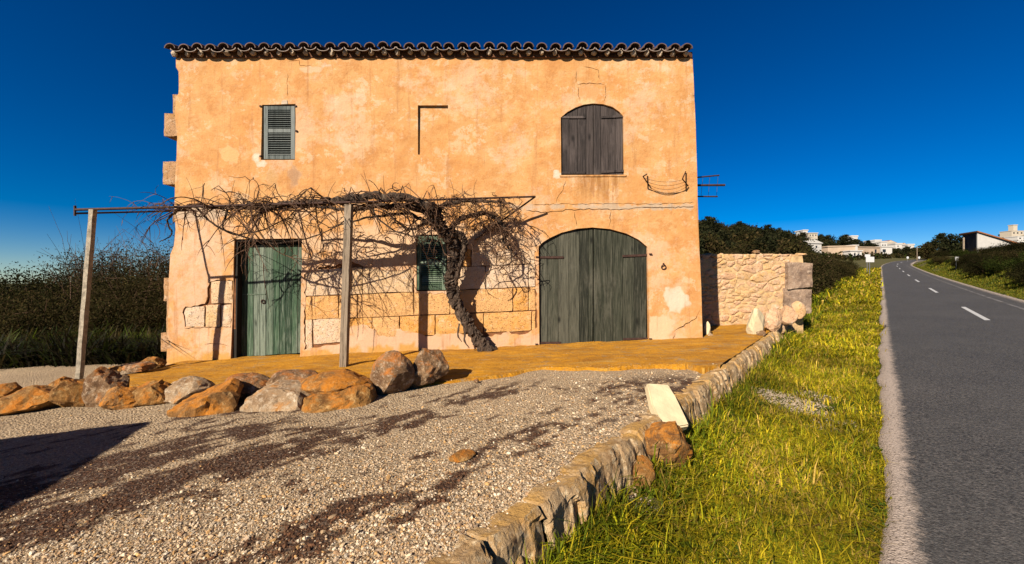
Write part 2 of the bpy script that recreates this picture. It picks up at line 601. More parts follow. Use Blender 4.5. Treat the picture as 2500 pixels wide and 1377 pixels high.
def m_terrain():
    t = NT('field_earth')
    p = t.world()
    n = t.noise(p, .35, 8, .7)
    n2 = t.noise(p, 3.0, 6, .7)
    c = t.mix(t.ramp(n, .35, .65), (.10, .10, .018), (.17, .14, .028))
    c = t.mix(t.ramp(n2, .5, .7), c, (.10, .062, .030))
    t.base(c)
    t.rough(.95)
    t.bump(n2, .6, .05)
    return t.m
def m_asphalt():
    t = NT('asphalt')
    p = t.world()
    v = t.voro(p, 90, out='Color')
    vs_ = t.n.new('ShaderNodeSeparateColor')
    t.l.new(v, vs_.inputs[0])
    n = t.noise(p, 1.1, 6, .65)
    g = t.noise(p, 45, 4, .75)
    c = t.mix(t.ramp(n, .3, .7), (.096, .094, .090), (.142, .134, .123))
    c = t.mix(t.math('MULTIPLY', t.ramp(vs_.outputs[0], .55, 1.0), .55), c, (.32, .275, .25))
    c = t.mix(t.math('MULTIPLY', t.ramp(g, .55, .40), .85), c, (.022, .020, .020))
    c = t.mix(t.math('MULTIPLY', t.ramp(t.noise(p, 22, 6, .8), .56, .66), .5), c, (.24, .21, .185))
    tr_ = t.noise(t.world((1, 1, 1), (0, 0, -.733)), .5, 4, .6)
    c = t.mix(t.math('MULTIPLY', t.ramp(tr_, .45, .65), .35), c, (.145, .135, .125))
    a = t.attr(out='Color')                       # x: dusty edge
    sp = t.n.new('ShaderNodeSeparateColor')
    t.l.new(a, sp.inputs[0])
    e = t.math('ADD', sp.outputs[0], t.math('MULTIPLY', t.math('SUBTRACT', t.noise(t.world((1, 1, 1)), 14, 8, .85), .5), 1.5))
    c = t.mix(t.math('MULTIPLY', t.ramp(e, .40, .72), .9), c, (.72, .58, .47))
    c = t.mix(t.math('MULTIPLY', t.ramp(e, .40, .72), t.ramp(t.noise(p, 60, 3, .6), .55, .66)), c, (.12, .09, .06))
    t.base(c)
    t.rough(.8)
    t.bump(t.math('ADD', g, t.math('MULTIPLY', t.voro(p, 80), .6)), .8, .012)
    return t.m
def m_paint():
    t = NT('road_paint')
    p = t.world()
    t.base(t.mix(t.ramp(t.noise(p, 30, 4, .7), .5, .7), (.80, .79, .76), (.42, .40, .38)))
    t.rough(.7)
    return t.m
def m_worn():
    t = NT('worn_edge_line')
    p = t.world()
    n = t.noise(p, 5, 7, .8)
    t.base(t.mix(t.ramp(n, .42, .58), (.075, .068, .066), (.30, .28, .26)))
    t.rough(.85)
    return t.m
def m_yard():
    t = NT('yard_grit')
    p = t.world()
    a = t.attr()
    n = t.noise(p, 55, 6, .75)
    v = t.voro(p, 55, out='Color')
    sp = t.n.new('ShaderNodeSeparateColor')
    t.l.new(v, sp.inputs[0])
    c = t.mix(t.ramp(n, .40, .60), t.mix(.62, a, (.05, .03, .018)), a)
    c = t.mix(t.math('MULTIPLY', t.ramp(sp.outputs[0], .6, 1), .4), c, t.mix(.5, a, (.95, .8, .62)))
    t.base(c)
    t.rough(.95)
    t.bump(t.math('ADD', n, t.voro(p, 48)), 1.0, .03)
    return t.m
def m_terrace():
    t = NT('lichen_concrete')
    p = t.world((1, 1.9, 1), (0, 0, .08))
    n = t.noise(p, 1.7, 10, .78)
    f = t.noise(p, 14, 7, .75)
    st = t.noise(t.world((.9, 7, 1), (0, 0, .05)), 1.6, 7, .75, .4)
    c = t.mix(t.ramp(n, .36, .58), (.55, .22, .014), (1.0, .44, .014))
    c = t.mix(t.math('MULTIPLY', t.ramp(st, .52, .68), .7), c, (.90, .58, .17))
    c = t.mix(t.math('MULTIPLY', t.ramp(f, .54, .66), .55), c, (.34, .16, .03))
    c = t.mix(t.math('MULTIPLY', t.ramp(t.noise(p, 3.1, 9, .78), .55, .63), .8), c, (.56, .40, .22))
    t.base(c)
    t.rough(.95)
    t.bump(t.math('ADD', f, st), 1.0, .045)
    return t.m
M['terrain'] = m_terrain()
M['asphalt'] = m_asphalt()
M['paint'] = m_paint()
M['worn'] = m_worn()
M['yard'] = m_yard()
M['terrace'] = m_terrace()

def grid_faces(nx, ny):
    i = np.arange(ny - 1)[:, None] * nx
    j = np.arange(nx - 1)[None, :]
    return np.stack([i + j, i + j + 1, i + nx + j + 1, i + nx + j], -1).reshape(-1, 4)
def axis(lim_lo, lim_hi, n, fine):
    u = np.linspace(-1, 1, n)
    s = np.sinh(u * fine) / math.sinh(fine)
    return np.where(s < 0, -s * lim_lo, s * lim_hi)
# one ground sheet out to the horizon, sunk under yard and road
gx = axis(-1800, 2200, 340, 6.4)
gy = axis(-600, 3000, 340, 6.2)
XX, YY = np.meshgrid(gx, gy)
ZZ = terrain(XX, YY)
sr = road_s(XX, YY)
ZZ = ZZ - .20 * sstep(.15, .7, sr) * sstep(4.3, 3.8, sr) * (YY > -25) * (YY < 150)
mk('ground', np.stack([XX, YY, ZZ], -1).reshape(-1, 3), grid_faces(len(gx), len(gy)), M['terrain'], loc=(0, 0, 0), smooth=True, kind='structure')

# road: s across, y along
ry = np.concatenate([np.linspace(-14, 12, 150), np.linspace(12.3, 150, 240)])
rs = np.concatenate([np.linspace(-.05, .5, 16), np.linspace(.65, 3.5, 16), np.linspace(3.6, 4.15, 9)])
S_, Y_ = np.meshgrid(rs, ry)
jit = (fbm(np.stack([Y_ * 2.2, S_ * 0], -1).reshape(-1, 2), 4, 3).reshape(S_.shape) - .5) * .14
Sj = S_ + np.where((S_ < .0) | (S_ > 3.95), jit, 0)
X_ = .9 * Y_ + .08 + road_bend(Y_) + Sj / .743
base_z = terrain(.9 * Y_ + road_bend(Y_) + 2.4 / .743, Y_)
Z_ = terrain(X_, Y_) * .5 + base_z * .5 + .012 + .05 * (1 - ((S_ - 2.0) / 2.2) ** 2)
Z_ = Z_ - .05 * (S_ < -.03)
dust = np.clip(1.0 - (S_ + .02) / .23, 0, 1) * (.75 + .5 * fbm(np.stack([Y_ * .6, S_], -1).reshape(-1, 2), 3, 9).reshape(S_.shape)) + .75 * np.clip((S_ - 3.35) / .6, 0, 1)
rc = np.zeros((S_.size, 3))
rc[:, 0] = np.clip(dust, 0, 1).ravel()
road = mk('road', np.stack([X_, Y_, Z_], -1).reshape(-1, 3), grid_faces(len(rs), len(ry)), M['asphalt'], loc=(0, 0, 0), col=rc, smooth=True, kind='structure')
def road_pt(s, y, dz=.004):
    x = .9 * y + .08 + float(road_bend(y)) + s / .743
    z = float(terrain(x, y)) * .5 + float(terrain(.9 * y + float(road_bend(y)) + 2.4 / .743, y)) * .5 + .012 + .05 * (1 - ((s - 2.0) / 2.2) ** 2)
    return np.array([x, y, z + dz])
def strip(s0, s1, y0, y1, name, mat, n=10):
    V = []
    for y in np.linspace(y0, y1, n):
        V += [road_pt(s0, y), road_pt(s1, y)]
    Q = [[2 * i, 2 * i + 1, 2 * i + 3, 2 * i + 2] for i in range(n - 1)]
    return mk(name, V, np.array(Q), mat, road)
sd = 1.95
yk = 10.35
for k in range(9):
    strip(sd - .055, sd + .055, yk, yk + 3.1, 'dash_marking', M['paint'])
    yk += 9.25
strip(3.16, 3.28, -4, 70, 'edge_line', M['worn'], 60)

# gravel yard
yx = np.linspace(-12, 6.5, 420)
yy = np.linspace(-4, 12, 360)
YX, YYv = np.meshgrid(yx, yy)
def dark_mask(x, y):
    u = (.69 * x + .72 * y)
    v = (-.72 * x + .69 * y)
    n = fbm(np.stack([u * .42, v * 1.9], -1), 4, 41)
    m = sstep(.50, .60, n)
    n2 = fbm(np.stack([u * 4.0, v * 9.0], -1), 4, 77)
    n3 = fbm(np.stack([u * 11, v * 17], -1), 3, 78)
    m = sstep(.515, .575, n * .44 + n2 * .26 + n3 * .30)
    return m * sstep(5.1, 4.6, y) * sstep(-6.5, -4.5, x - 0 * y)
def ywob(x, y):
    return (fbm(np.stack([x * 1.3, y * 1.3], -1), 3, 61) - .5) * .06
pts = np.stack([YX, YYv], -1).reshape(-1, 2)
yz = yard_z(pts[:, 0], pts[:, 1]) + ywob(pts[:, 0], pts[:, 1])
dm = dark_mask(pts[:, 0], pts[:, 1])
fl = fbm(pts * 1.2, 4, 15)[:, None]
yc = np.array([1.0, .72, .43]) * (.8 + .4 * fl)
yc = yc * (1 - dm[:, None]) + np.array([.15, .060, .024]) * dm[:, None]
wx = wall_x(pts[:, 1]) - .05
cl = np.minimum(pts[:, 0], wx)          # squeeze the sheet to the wall
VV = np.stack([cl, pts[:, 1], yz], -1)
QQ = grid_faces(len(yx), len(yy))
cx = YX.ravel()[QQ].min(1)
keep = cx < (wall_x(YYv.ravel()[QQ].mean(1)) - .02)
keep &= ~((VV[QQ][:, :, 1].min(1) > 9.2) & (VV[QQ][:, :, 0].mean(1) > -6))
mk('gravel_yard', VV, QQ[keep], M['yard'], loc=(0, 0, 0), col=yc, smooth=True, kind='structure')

# lichen covered terrace slabs along the front of the house
def terrace_front(x):
    return 5.18 + .18 * math.sin(x * 1.1 + .5) + .10 * math.sin(x * 3.7) - .25 * float(sstep(-.2, -1.2, x)) + .12 * float(sstep(-3, -6, x)) + 1.0 * float(sstep(-4.6, -6.1, x))
TFX = np.linspace(-7, 8, 600)
TFY = np.array([terrace_front(a) for a in TFX])
tx = np.linspace(-5.95, 4.0, 240)
TV, TQ = [], []
ny = 60
for x in tx:
    yb = 9.15
    yf = terrace_front(x) + (float(fbm([[x * 5, 3.1]], 3, 8)[0]) - .5) * .22
    y = yf + (yb - yf) * (np.arange(ny) / (ny - 1)) ** 1.2
    xl = x + (wall_x(y) - .10 - 4.0) * max(0, (x - 2.2) / 1.8)
    z = yard_z(xl, y) + .045 + (fbm(np.stack([xl * 1.6, y * 1.6], -1), 3, 21) - .5) * .05 + (fbm(np.stack([xl * 7, y * 7], -1), 3, 22) - .5) * .018
    z[0] -= .10
    TV.append(np.stack([xl, y, z], -1))
TV = np.concatenate(TV)
i = np.arange(len(tx) - 1)[:, None] * ny
j = np.arange(ny - 1)[None, :]
TQ = np.stack([i + j, i + ny + j, i + ny + j + 1, i + j + 1], -1).reshape(-1, 4)
mk('terrace_pavement', TV, TQ, M['terrace'], loc=(0, 0, 0), smooth=True, kind='structure')

# ------------------------------------------------------------------ the house
YF = 7.4
def fx(px):
    return (px - 1250.0) / F * YF
def fz(py):
    return CZ + (688.5 - py) / F * YF
def fpoly(pts):
    return [(fx(a), fz(b)) for a, b in pts]
house = empty('stone_house', (fx(1060), YF + 3, 0), 'two-storey ochre rendered stone house with green doors and tiled eave', 'house')

OUT = [(430, 128), (431, 165), (437, 175), (436, 228), (430, 240), (428, 280), (433, 335), (430, 392), (427, 450), (425, 515), (428, 560), (424, 600), (415, 622), (413, 680), (412, 735), (409, 800), (407, 815), (405, 915),
       (900, 895), (1400, 870), (1716, 858), (1713, 760), (1709, 640), (1704, 500), (1698, 300), (1690, 128)]
DOOR = [(572, 584), (738, 582), (735, 700), (733, 900), (563, 905), (568, 700)]
SH1 = [(640, 256), (722, 254), (720, 390), (638, 391)]
NICHE = [(1020, 257), (1094, 257), (1094, 377), (1020, 377)]
WARC = [(1369, 287), (1385, 273), (1405, 262), (1425, 255), (1448, 252), (1472, 254), (1495, 261), (1512, 273), (1522, 285)]
WIN = WARC + [(1524, 428), (1370, 429)]
DARC = [(1315, 602), (1326, 591), (1342, 581), (1370, 568), (1410, 558), (1447, 555), (1490, 559), (1530, 570), (1560, 585), (1581, 603)]
GATE = DARC + [(1586, 870), (1317, 880)]
SH2 = [(1016, 573), (1091, 573), (1093, 710), (1017, 711)]
def rag(poly, step, amp, seed):
    r = random.Random(seed)
    out = []
    for i in range(len(poly)):
        a, b = poly[i], poly[(i + 1) % len(poly)]
        n = max(1, int(math.hypot(b[0] - a[0], b[1] - a[1]) / step))
        for k in range(n):
            t = k / n
            out.append((a[0] + (b[0] - a[0]) * t + r.uniform(-amp, amp), a[1] + (b[1] - a[1]) * t + r.uniform(-amp, amp)))
    return out
BARE1 = rag([(744, 668), (790, 652), (862, 640), (900, 655), (960, 662), (1008, 655), (1012, 716), (1098, 716), (1098, 640), (1140, 606), (1200, 622), (1250, 606), (1308, 612), (1310, 800), (1282, 818), (1240, 812), (1180, 824), (1100, 812), (1040, 820), (985, 806), (930, 806), (885, 792), (838, 805), (836, 838), (790, 846), (744, 852)], 9, 3.2, 1)
BARE2 = rag([(446, 752), (500, 742), (512, 686), (566, 684), (562, 800), (520, 798), (450, 797)], 9, 2.5, 2)
def crack(pts, wd, seed):
    r = random.Random(seed)
    q = []
    for i in range(len(pts) - 1):
        a, b = pts[i], pts[i + 1]
        n = max(1, int(math.hypot(b[0] - a[0], b[1] - a[1]) / 7))
        for k in range(n):
            t = k / n
            q.append((a[0] + (b[0] - a[0]) * t + r.uniform(-1.6, 1.6), a[1] + (b[1] - a[1]) * t + r.uniform(-1.6, 1.6)))
    q.append(pts[-1])
    up, dn = [], []
    for k, (x, y) in enumerate(q):
        ww = wd * (0.25 if k in (0, len(q) - 1) else r.uniform(.6, 1.2))
        x0, y0 = q[max(0, k - 1)]
        x1, y1 = q[min(len(q) - 1, k + 1)]
        L = math.hypot(x1 - x0, y1 - y0) + 1e-6
        nx, ny_ = -(y1 - y0) / L, (x1 - x0) / L
        up.append((x + nx * ww, y + ny_ * ww))
        dn.append((x - nx * ww, y - ny_ * ww))
    return up + dn[::-1]
CRACKS = [crack([(1648, 806), (1668, 796), (1682, 788), (1700, 776), (1703, 768), (1708, 758)], 1.5, 1),
          crack([(1640, 838), (1645, 826), (1648, 812)], 1.2, 2),
          crack([(1410, 205), (1440, 203), (1474, 206)], .8, 3),
          crack([(1478, 208), (1480, 224), (1475, 248)], .8, 4),
          crack([(1411, 210), (1413, 232), (1416, 248)], .7, 5),
          crack([(1407, 172), (1408, 190), (1409, 200)], .6, 6),
          crack([(1425, 164), (1448, 166), (1462, 172), (1464, 196)], .7, 7),
          crack([(1404, 516), (1405, 538), (1409, 552)], .8, 8),
          crack([(1492, 516), (1490, 540), (1487, 553)], 1.0, 9),
          crack([(1285, 514), (1330, 519), (1380, 513), (1440, 511), (1520, 512), (1560, 506), (1620, 507), (1700, 505)], .9, 10),
          crack([(1300, 500), (1400, 498), (1500, 497), (1600, 498), (1698, 494)], .6, 11),
          crack([(1382, 440), (1376, 462), (1364, 476), (1358, 495)], .6, 12),
          crack([(704, 180), (702, 205), (703, 236)], .6, 13),
          crack([(452, 801), (490, 800), (560, 799)], .9, 14),
          crack([(498, 842), (530, 838), (560, 846)], .6, 15),
          crack([(706, 150), (733, 148), (734, 162), (762, 160)], .7, 16),
          crack([(430, 545), (445, 552), (470, 540)], .8, 17)]
HOLES = [('door', DOOR, .21), ('sh1', SH1, .07), ('niche', NICHE, .05), ('win', WIN, .12), ('gate', GATE, .14), ('sh2', SH2, .07), ('b1', BARE1, .035), ('b2', BARE2, .035)] + [('cr', c_, .05) for c_ in CRACKS]
def densify(poly, step=.05):
    out = []
    for i in range(len(poly)):
        a, b = np.array(poly[i]), np.array(poly[(i + 1) % len(poly)])
        n = max(1, int(np.linalg.norm(b - a) / step))
        for k in range(n):
            out.append(tuple(a + (b - a) * k / n))
    return out
def wall_dy(x, z):
    p = np.stack([x, z], -1)
    d = (fbm(p * .8, 3, 3) - .5) * .05 + (fbm(p * 5, 4, 4) - .5) * .014
    return d
loops = [densify(fpoly(OUT), .07)] + [densify(fpoly(h[1]), .06 if h[0] != 'cr' else .2) for h in HOLES]
cv, ce = [], []
for L in loops:
    s0 = len(cv)
    cv += L
    ce += [(s0 + i, s0 + (i + 1) % len(L)) for i in range(len(L))]
g1, g2 = np.meshgrid(np.arange(fx(395), fx(1720), .05), np.arange(-.35, fz(126), .05))
gp = np.stack([g1.ravel(), g2.ravel()], -1) + (RNG.random((g1.size, 2)) - .5) * .03
op = fpoly(OUT)
ins = inpoly(gp[:, 0], gp[:, 1], op)
for h in HOLES:
    ins &= ~inpoly(gp[:, 0], gp[:, 1], fpoly(h[1]))
gp = gp[ins]
allv = [Vector(v) for v in cv] + [Vector(v) for v in gp]
rv, re_, rf, _, _, _ = delaunay_2d_cdt(allv, ce, [], 0, 1e-5)
rv = np.array([tuple(v) for v in rv])
rf = np.array([f for f in rf if len(f) == 3])
cen = rv[rf].mean(1)
ok = inpoly(cen[:, 0], cen[:, 1], op)
for h in HOLES:
    ok &= ~inpoly(cen[:, 0], cen[:, 1], fpoly(h[1]))
rf = rf[ok]
# face the camera (-y)
a_, b_, c_ = rv[rf[:, 0]], rv[rf[:, 1]], rv[rf[:, 2]]
sgn = (b_[:, 0] - a_[:, 0]) * (c_[:, 1] - a_[:, 1]) - (b_[:, 1] - a_[:, 1]) * (c_[:, 0] - a_[:, 0])
rf = np.where((sgn < 0)[:, None], rf[:, ::-1], rf)
wv = np.stack([rv[:, 0], YF + wall_dy(rv[:, 0], rv[:, 1]), rv[:, 1]], -1)
# render colour: what was repaired, washed pale or stained
pxv = rv[:, 0] / YF * F + 1250
pyv = 688.5 - (rv[:, 1] - CZ) / YF * F
wc = np.zeros((len(rv), 4))
wc[:, :3] = (.84, .50, .27)
nz = fbm(np.stack([rv[:, 0] * 2.2, rv[:, 1] * 2.2], -1), 5, 50) - .5
nz2 = fbm(np.stack([rv[:, 0] * 9, rv[:, 1] * 9], -1), 3, 58) - .5
def blotch(cx, cy, rx, ry_, col, st, soft=.35):
    d = np.hypot((pxv - cx) / rx, (pyv - cy) / ry_) + nz * 1.2 + nz2 * 1.3
    f_ = st * sstep(1 + soft, 1 - soft, d)
    k = f_ > wc[:, 3] * .999
    m_ = f_[:, None]
    wc[:, :3] = np.where(k[:, None], wc[:, :3] * (1 - m_) + np.array(col) * m_, wc[:, :3])
    wc[:, 3] = np.maximum(wc[:, 3], f_)
pink, white, grey, ochre, rustc = (.86, .54, .34), (.92, .76, .58), (.60, .46, .32), (.74, .36, .05), (.50, .19, .03)
blotch(860, 740, 520, 190, pink, .55, .5)
blotch(480, 700, 90, 170, pink, .55, .5)
blotch(1010, 845, 420, 45, (.84, .52, .32), .8, .4)
blotch(950, 600, 360, 50, (.88, .58, .34), .7, .5)
blotch(800, 720, 60, 80, white, .6, .4)
blotch(1180, 600, 120, 60, white, .5, .5)
blotch(628, 384, 12, 20, white, 1.0, .15)
blotch(637, 400, 14, 9, white, 1.0, .15)
blotch(562, 376, 24, 17, (.86, .50, .18), .8, .12)
blotch(1360, 428, 10, 12, white, 1.0, .2)
blotch(1652, 725, 36, 26, white, .9, .3)
blotch(1612, 806, 30, 34, (.88, .64, .38), .9, .25)
blotch(1436, 248, 26, 9, (.88, .62, .30), .9, .2)
blotch(716, 425, 18, 34, (.42, .20, .09), .7, .4)
blotch(668, 430, 14, 30, (.66, .33, .08), .7, .4)
blotch(1438, 228, 36, 24, (.80, .36, .11), .8, .1)
blotch(497, 520, 75, 14, grey, .8, .3)
for px_ in (1300, 1360, 1420, 1480, 1540, 1600, 1660):
    blotch(px_, 505, 46, 8, grey, .75, .3)
for px_, l in ((1428, 30), (1444, 44), (1450, 60), (1466, 36), (1480, 66), (1486, 52), (1497, 58), (1506, 40)):
    blotch(px_, 432 + l * .5, 3.4, l * .6, rustc, .75, .4)
blotch(1470, 440, 55, 12, (.62, .30, .07), .7, .4)
for px_ in (430, 470, 520, 620, 780, 860, 930, 1000):
    blotch(px_, 884 - (px_ - 430) * .046, 42, 20, ochre, .9, .4)
for px_ in (1100, 1250, 1620, 1690):
    blotch(px_, 853 - (px_ - 1100) * .03, 55, 10, ochre, .8, .4)
blotch(1680, 812, 34, 26, (.80, .42, .14), .9, .15)
blotch(760, 170, 22, 8, (.85, .55, .32), .8, .2)
blotch(800, 160, 14, 5, (.88, .62, .45), .7, .3)
front = mk('front_wall', wv, rf, M['stucco'], house, col=wc, smooth=True)
# reveals round the openings
RV, RQ, RC = [], [], []
for (nm, poly, dep) in HOLES:
    if nm in ('cr',):
        dep = .03
    L = densify(fpoly(poly), .06 if nm != 'cr' else .2)
    lx = np.array([q[0] for q in L])
    lz = np.array([q[1] for q in L])
    y0 = YF + wall_dy(lx, lz)
    s0 = sum(len(v) for v in RV)
    n = len(L)
    RV.append(np.stack([lx, y0, lz], -1))
    RV.append(np.stack([lx, YF + dep + 0 * lx, lz], -1))
    for k in range(n):
        k2 = (k + 1) % n
        RQ.append([s0 + k, s0 + k2, s0 + n + k2, s0 + n + k])
RV = np.concatenate(RV)
rcol = np.zeros((len(RV), 4))
rcol[:, :3] = (.84, .5, .27)
mk('reveal', RV, np.array(RQ), M['stucco'], house, col=rcol)
# niche back, recessed backing behind flaked areas and cracks
for nm, poly, yb, mt in (('niche_panel', NICHE, .05, 'stucco_plain'),):
    pp = fpoly(poly)
    mk_py(nm, *prism_xz([(x + (.03 if k in (1, 2) else -.03), z + (.03 if k < 2 else -.03)) for k, (x, z) in enumerate(pp)], YF + yb, YF + yb + .04), M[mt], house)
for poly in (BARE1, BARE2):
    xs = [q[0] for q in poly]
    zs = [q[1] for q in poly]
    x0, x1, z0, z1 = fx(min(xs)) - .03, fx(max(xs)) + .03, fz(max(zs)) - .03, fz(min(zs)) + .03
    if poly is BARE1:
        # keep clear of the small shutter opening
        boxes = [(x0, fx(1014), z0, z1), (fx(1014), fx(1096), z0, fz(714)), (fx(1096), x1, z0, z1)]
    else:
        boxes = [(x0, x1, z0, z1)]
    for bx0, bx1, bz0, bz1 in boxes:
        mk_py('masonry_core', *prism_xz([(bx0, bz0), (bx1, bz0), (bx1, bz1), (bx0, bz1)], YF + .034, YF + .30), M['mortar'], house)
for c_ in CRACKS:
    xs = [q[0] for q in c_]
    zs = [q[1] for q in c_]
    mk_py('crack_core', *prism_xz([(fx(min(xs)) - .02, fz(max(zs)) - .02), (fx(max(xs)) + .02, fz(max(zs)) - .02), (fx(max(xs)) + .02, fz(min(zs)) + .02), (fx(min(xs)) - .02, fz(min(zs)) + .02)], YF + .03, YF + .05), M['mortar'], house)

# squared stones showing where the render has fallen
def ashlar_mesh(name, quad, yfront, depth, seed, mat, amp=.006, n=6):
    """quad: px corners tl, tr, br, bl; a lumpy block with worn arrises"""
    tl, tr, br, bl = [np.array((fx(a), fz(b))) for a, b in quad]
    us = np.linspace(0, 1, n)
    V = []
    for v in us:
        for u in us:
            p = (tl * (1 - u) + tr * u) * (1 - v) + (bl * (1 - u) + br * u) * v
            e = min(u, 1 - u, v, 1 - v)
            V.append((p[0], yfront + (.007 if e == 0 else 0), p[1]))
    V = np.array(V)
    nn = fbm(np.stack([V[:, 0] * 7 + seed * 3.1, V[:, 2] * 7], -1), 4, 70) - .5
    V[:, 1] += nn * amp * 2
    edge = np.array([(i in (0, n - 1) or j in (0, n - 1)) for j in range(n) for i in range(n)])
    r = np.random.default_rng(seed)
    V[edge, 0] += (r.random(edge.sum()) - .5) * .012
    V[edge, 2] += (r.random(edge.sum()) - .5) * .012
    Q = list(grid_faces(n, n)[:, ::-1])
    ring = [i for i in range(n)] + [n * k + n - 1 for k in range(1, n)] + [n * (n - 1) + k for k in range(n - 2, -1, -1)] + [n * k for k in range(n - 2, 0, -1)]
    s0 = len(V)
    B = V[ring].copy()
    B[:, 1] = yfront + depth
    V = np.vstack([V, B])
    for k in range(len(ring)):
        k2 = (k + 1) % len(ring)
        Q.append([ring[k], ring[k2], s0 + k2, s0 + k])
    return V, np.array([list(q) for q in Q])
def rowy(y0, x):
    return y0 - .042 * (x - 880)
rows = [((606, 662), [1100, 1150, 1212, 1262, 1306]),
        ((652, 718), [744, 800, 858, 884, 1008]), ((662, 718), [1098, 1185, 1290, 1308]),
        ((718, 776), [744, 762, 826, 872, 1010, 1098]), ((718, 776), [1098, 1252, 1290, 1308]),
        ((776, 826), [836, 908, 975, 1062, 1180, 1298, 1308])]
seed = 100
for (ya, yb), xs in rows:
    for k in range(len(xs) - 1):
        xa, xb = xs[k], xs[k + 1]
        seed += 1
        r = random.Random(seed)
        g = 1.15
        if xa >= 1008 and xb <= 1098 and ya < 715:
            continue
        quad = [(xa + g, rowy(ya, xa) + g), (xb - g, rowy(ya, xb) + g), (xb - g, rowy(yb, xb) - g), (xa + g, rowy(yb, xa) - g)]
        V, Q = ashlar_mesh('stone', quad, YF + .001 + r.uniform(-.006, .008), .05, seed, M['ashlar'])
        mk('stone', V, Q, M['ashlar_ochre' if ya >= 715 or r.random() < .2 else 'ashlar'], front, smooth=False)
for quad in ([(744, 780), (762, 779), (762, 850), (744, 853)], [(763, 779), (834, 776), (834, 836), (763, 842)],
             [(446, 752), (498, 746), (498, 798), (446, 798)], [(500, 744), (536, 743), (536, 799), (500, 799)], [(513, 686), (566, 684), (566, 741), (513, 742)], [(538, 744), (564, 743), (563, 800), (538, 800)]):
    seed += 1
    V, Q = ashlar_mesh('stone', [(a + (1 if k in (0, 3) else -1), b + (1 if k < 2 else -1)) for k, (a, b) in enumerate(quad)], YF + .008, .05, seed, M['ashlar'])
    mk('stone', V, Q, M['ashlar'], front)
# stones standing out of the left corner for a wall never built
for (x0, y0, x1, y1) in ((420, 230, 452, 276), (398, 276, 450, 331), (394, 393, 446, 449), (420, 517, 450, 541), (416, 628, 440, 676), (396, 679, 432, 735), (391, 813, 428, 858), (404, 735, 420, 812)):
    seed += 1
    V, Q = ashlar_mesh('quoin_stone', [(x0, y0), (x1, y0 - 1), (x1, y1), (x0, y1)], YF + .012 + (seed % 3) * .006, .40, seed, M['quoin'], .012, 6)
    mk('quoin_stone', V, Q, M['quoin'], front)
# flush band between the storeys
def band(pts_top, pts_bot, name):
    top = rag(pts_top + [pts_top[-1]], 12, 1.5, 9)[:-1]
    bot = rag(pts_bot + [pts_bot[-1]], 12, 1.8, 10)[:-1]
    poly = fpoly(top + [pts_top[-1]]) + fpoly((bot + [pts_bot[-1]])[::-1])
    return mk_py(name, *prism_xz(poly, YF - .012, YF + .03), M['quoin_band'], house)
t = NT('grey_plaster_band')
c = t.mix(t.ramp(t.noise(t.world(), 4, 7, .7), .35, .65), (.66, .47, .30), (.76, .58, .38))
c = t.mix(t.ramp(t.noise(t.world(), 18, 5, .7), .58, .7), c, (.42, .32, .24))
t.base(c); t.rough(.95); t.bump(t.noise(t.world(), 22, 6, .7), .6, .02)
M['quoin_band'] = t.m
# side and rear walls
XL, XR, YB, ZT = fx(432), fx(1689), YF + 6.2, fz(130)
for nm, (x0, y0, x1, y1) in (('side_wall', (XL, YF + .31, XL + .35, YB)), ('side_wall', (XR - .35, YF + .03, XR, YB)), ('rear_wall', (XL + .36, YB - .35, XR - .36, YB))):
    V = [(x0, y0, -.4), (x1, y0, -.4), (x1, y1, -.4), (x0, y1, -.4), (x0, y0, ZT), (x1, y0, ZT), (x1, y1, ZT), (x0, y1, ZT)]
    fs = [[0, 1, 2, 3], [4, 5, 6, 7], [0, 1, 5, 4], [1, 2, 6, 5], [2, 3, 7, 6], [3, 0, 4, 7]]
    o = mk_py(nm, V, fs, M['stucco_plain'], house)
# front corner return at the right, follows the leaning edge
V = [(fx(1716), YF + .0, -.4), (fx(1690), YF + .0, ZT), (fx(1690), YF + .6, ZT), (fx(1716), YF + .6, -.4)]
mk_py('corner_return', V + [(v[0] - .06, v[1] + .002, v[2]) for v in V], [[0, 1, 2, 3], [4, 5, 6, 7], [0, 1, 5, 4], [1, 2, 6, 5], [2, 3, 7, 6], [3, 0, 4, 7]], M['stucco_plain'], house)
# floor slab to close the body against light
mk_py('loft_floor', [(XL + .05, YF + .36, ZT - .25), (XR - .05, YF + .36, ZT - .25), (XR - .05, YB - .05, ZT - .25), (XL + .05, YB - .05, ZT - .25)], [[0, 1, 2, 3]], M['dark'], house)

# ------------------------------------------------------------------ roof and eave
roof = empty('roof', (fx(1060), YF + 3, ZT), parent=house)
YE = 7.25
NT_ = 39
xa, xb = (415 - 1250) / F * YE, (1680 - 1250) / F * YE
sp_ = (xb - xa) / NT_
ze = CZ + (688.5 - 121) / F * YE
slope = .30
def half_tile(R0, R1, L, th, up, n=9):
    """open half cone along +y rising by slope; up: cover or channel"""
    V, Q = [], []
    a = np.linspace(.02, math.pi - .02, n)
    for (y, R) in ((0, R0), (L, R1)):
        for rr in (R, R - th):
            for t_ in a:
                V.append((math.cos(t_) * rr, y, (math.sin(t_) * rr * (.92 if up else -.50)) + y * slope))
    o0, i0, o1, i1 = 0, n, 2 * n, 3 * n
    for k in range(n - 1):
        Q += [[o0 + k, o0 + k + 1, o1 + k + 1, o1 + k], [i0 + k + 1, i0 + k, i1 + k, i1 + k + 1], [o0 + k + 1, o0 + k, i0 + k, i0 + k + 1], [o1 + k, o1 + k + 1, i1 + k + 1, i1 + k]]
    for k in (0, n - 1):
        Q.append([o0 + k, o1 + k, i1 + k, i0 + k])
    return np.array(V), np.array(Q)
cvV, cvQ = half_tile(.098, .082, .46, .016, True)
chV, chQ = half_tile(.112, .104, .46, .016, False)
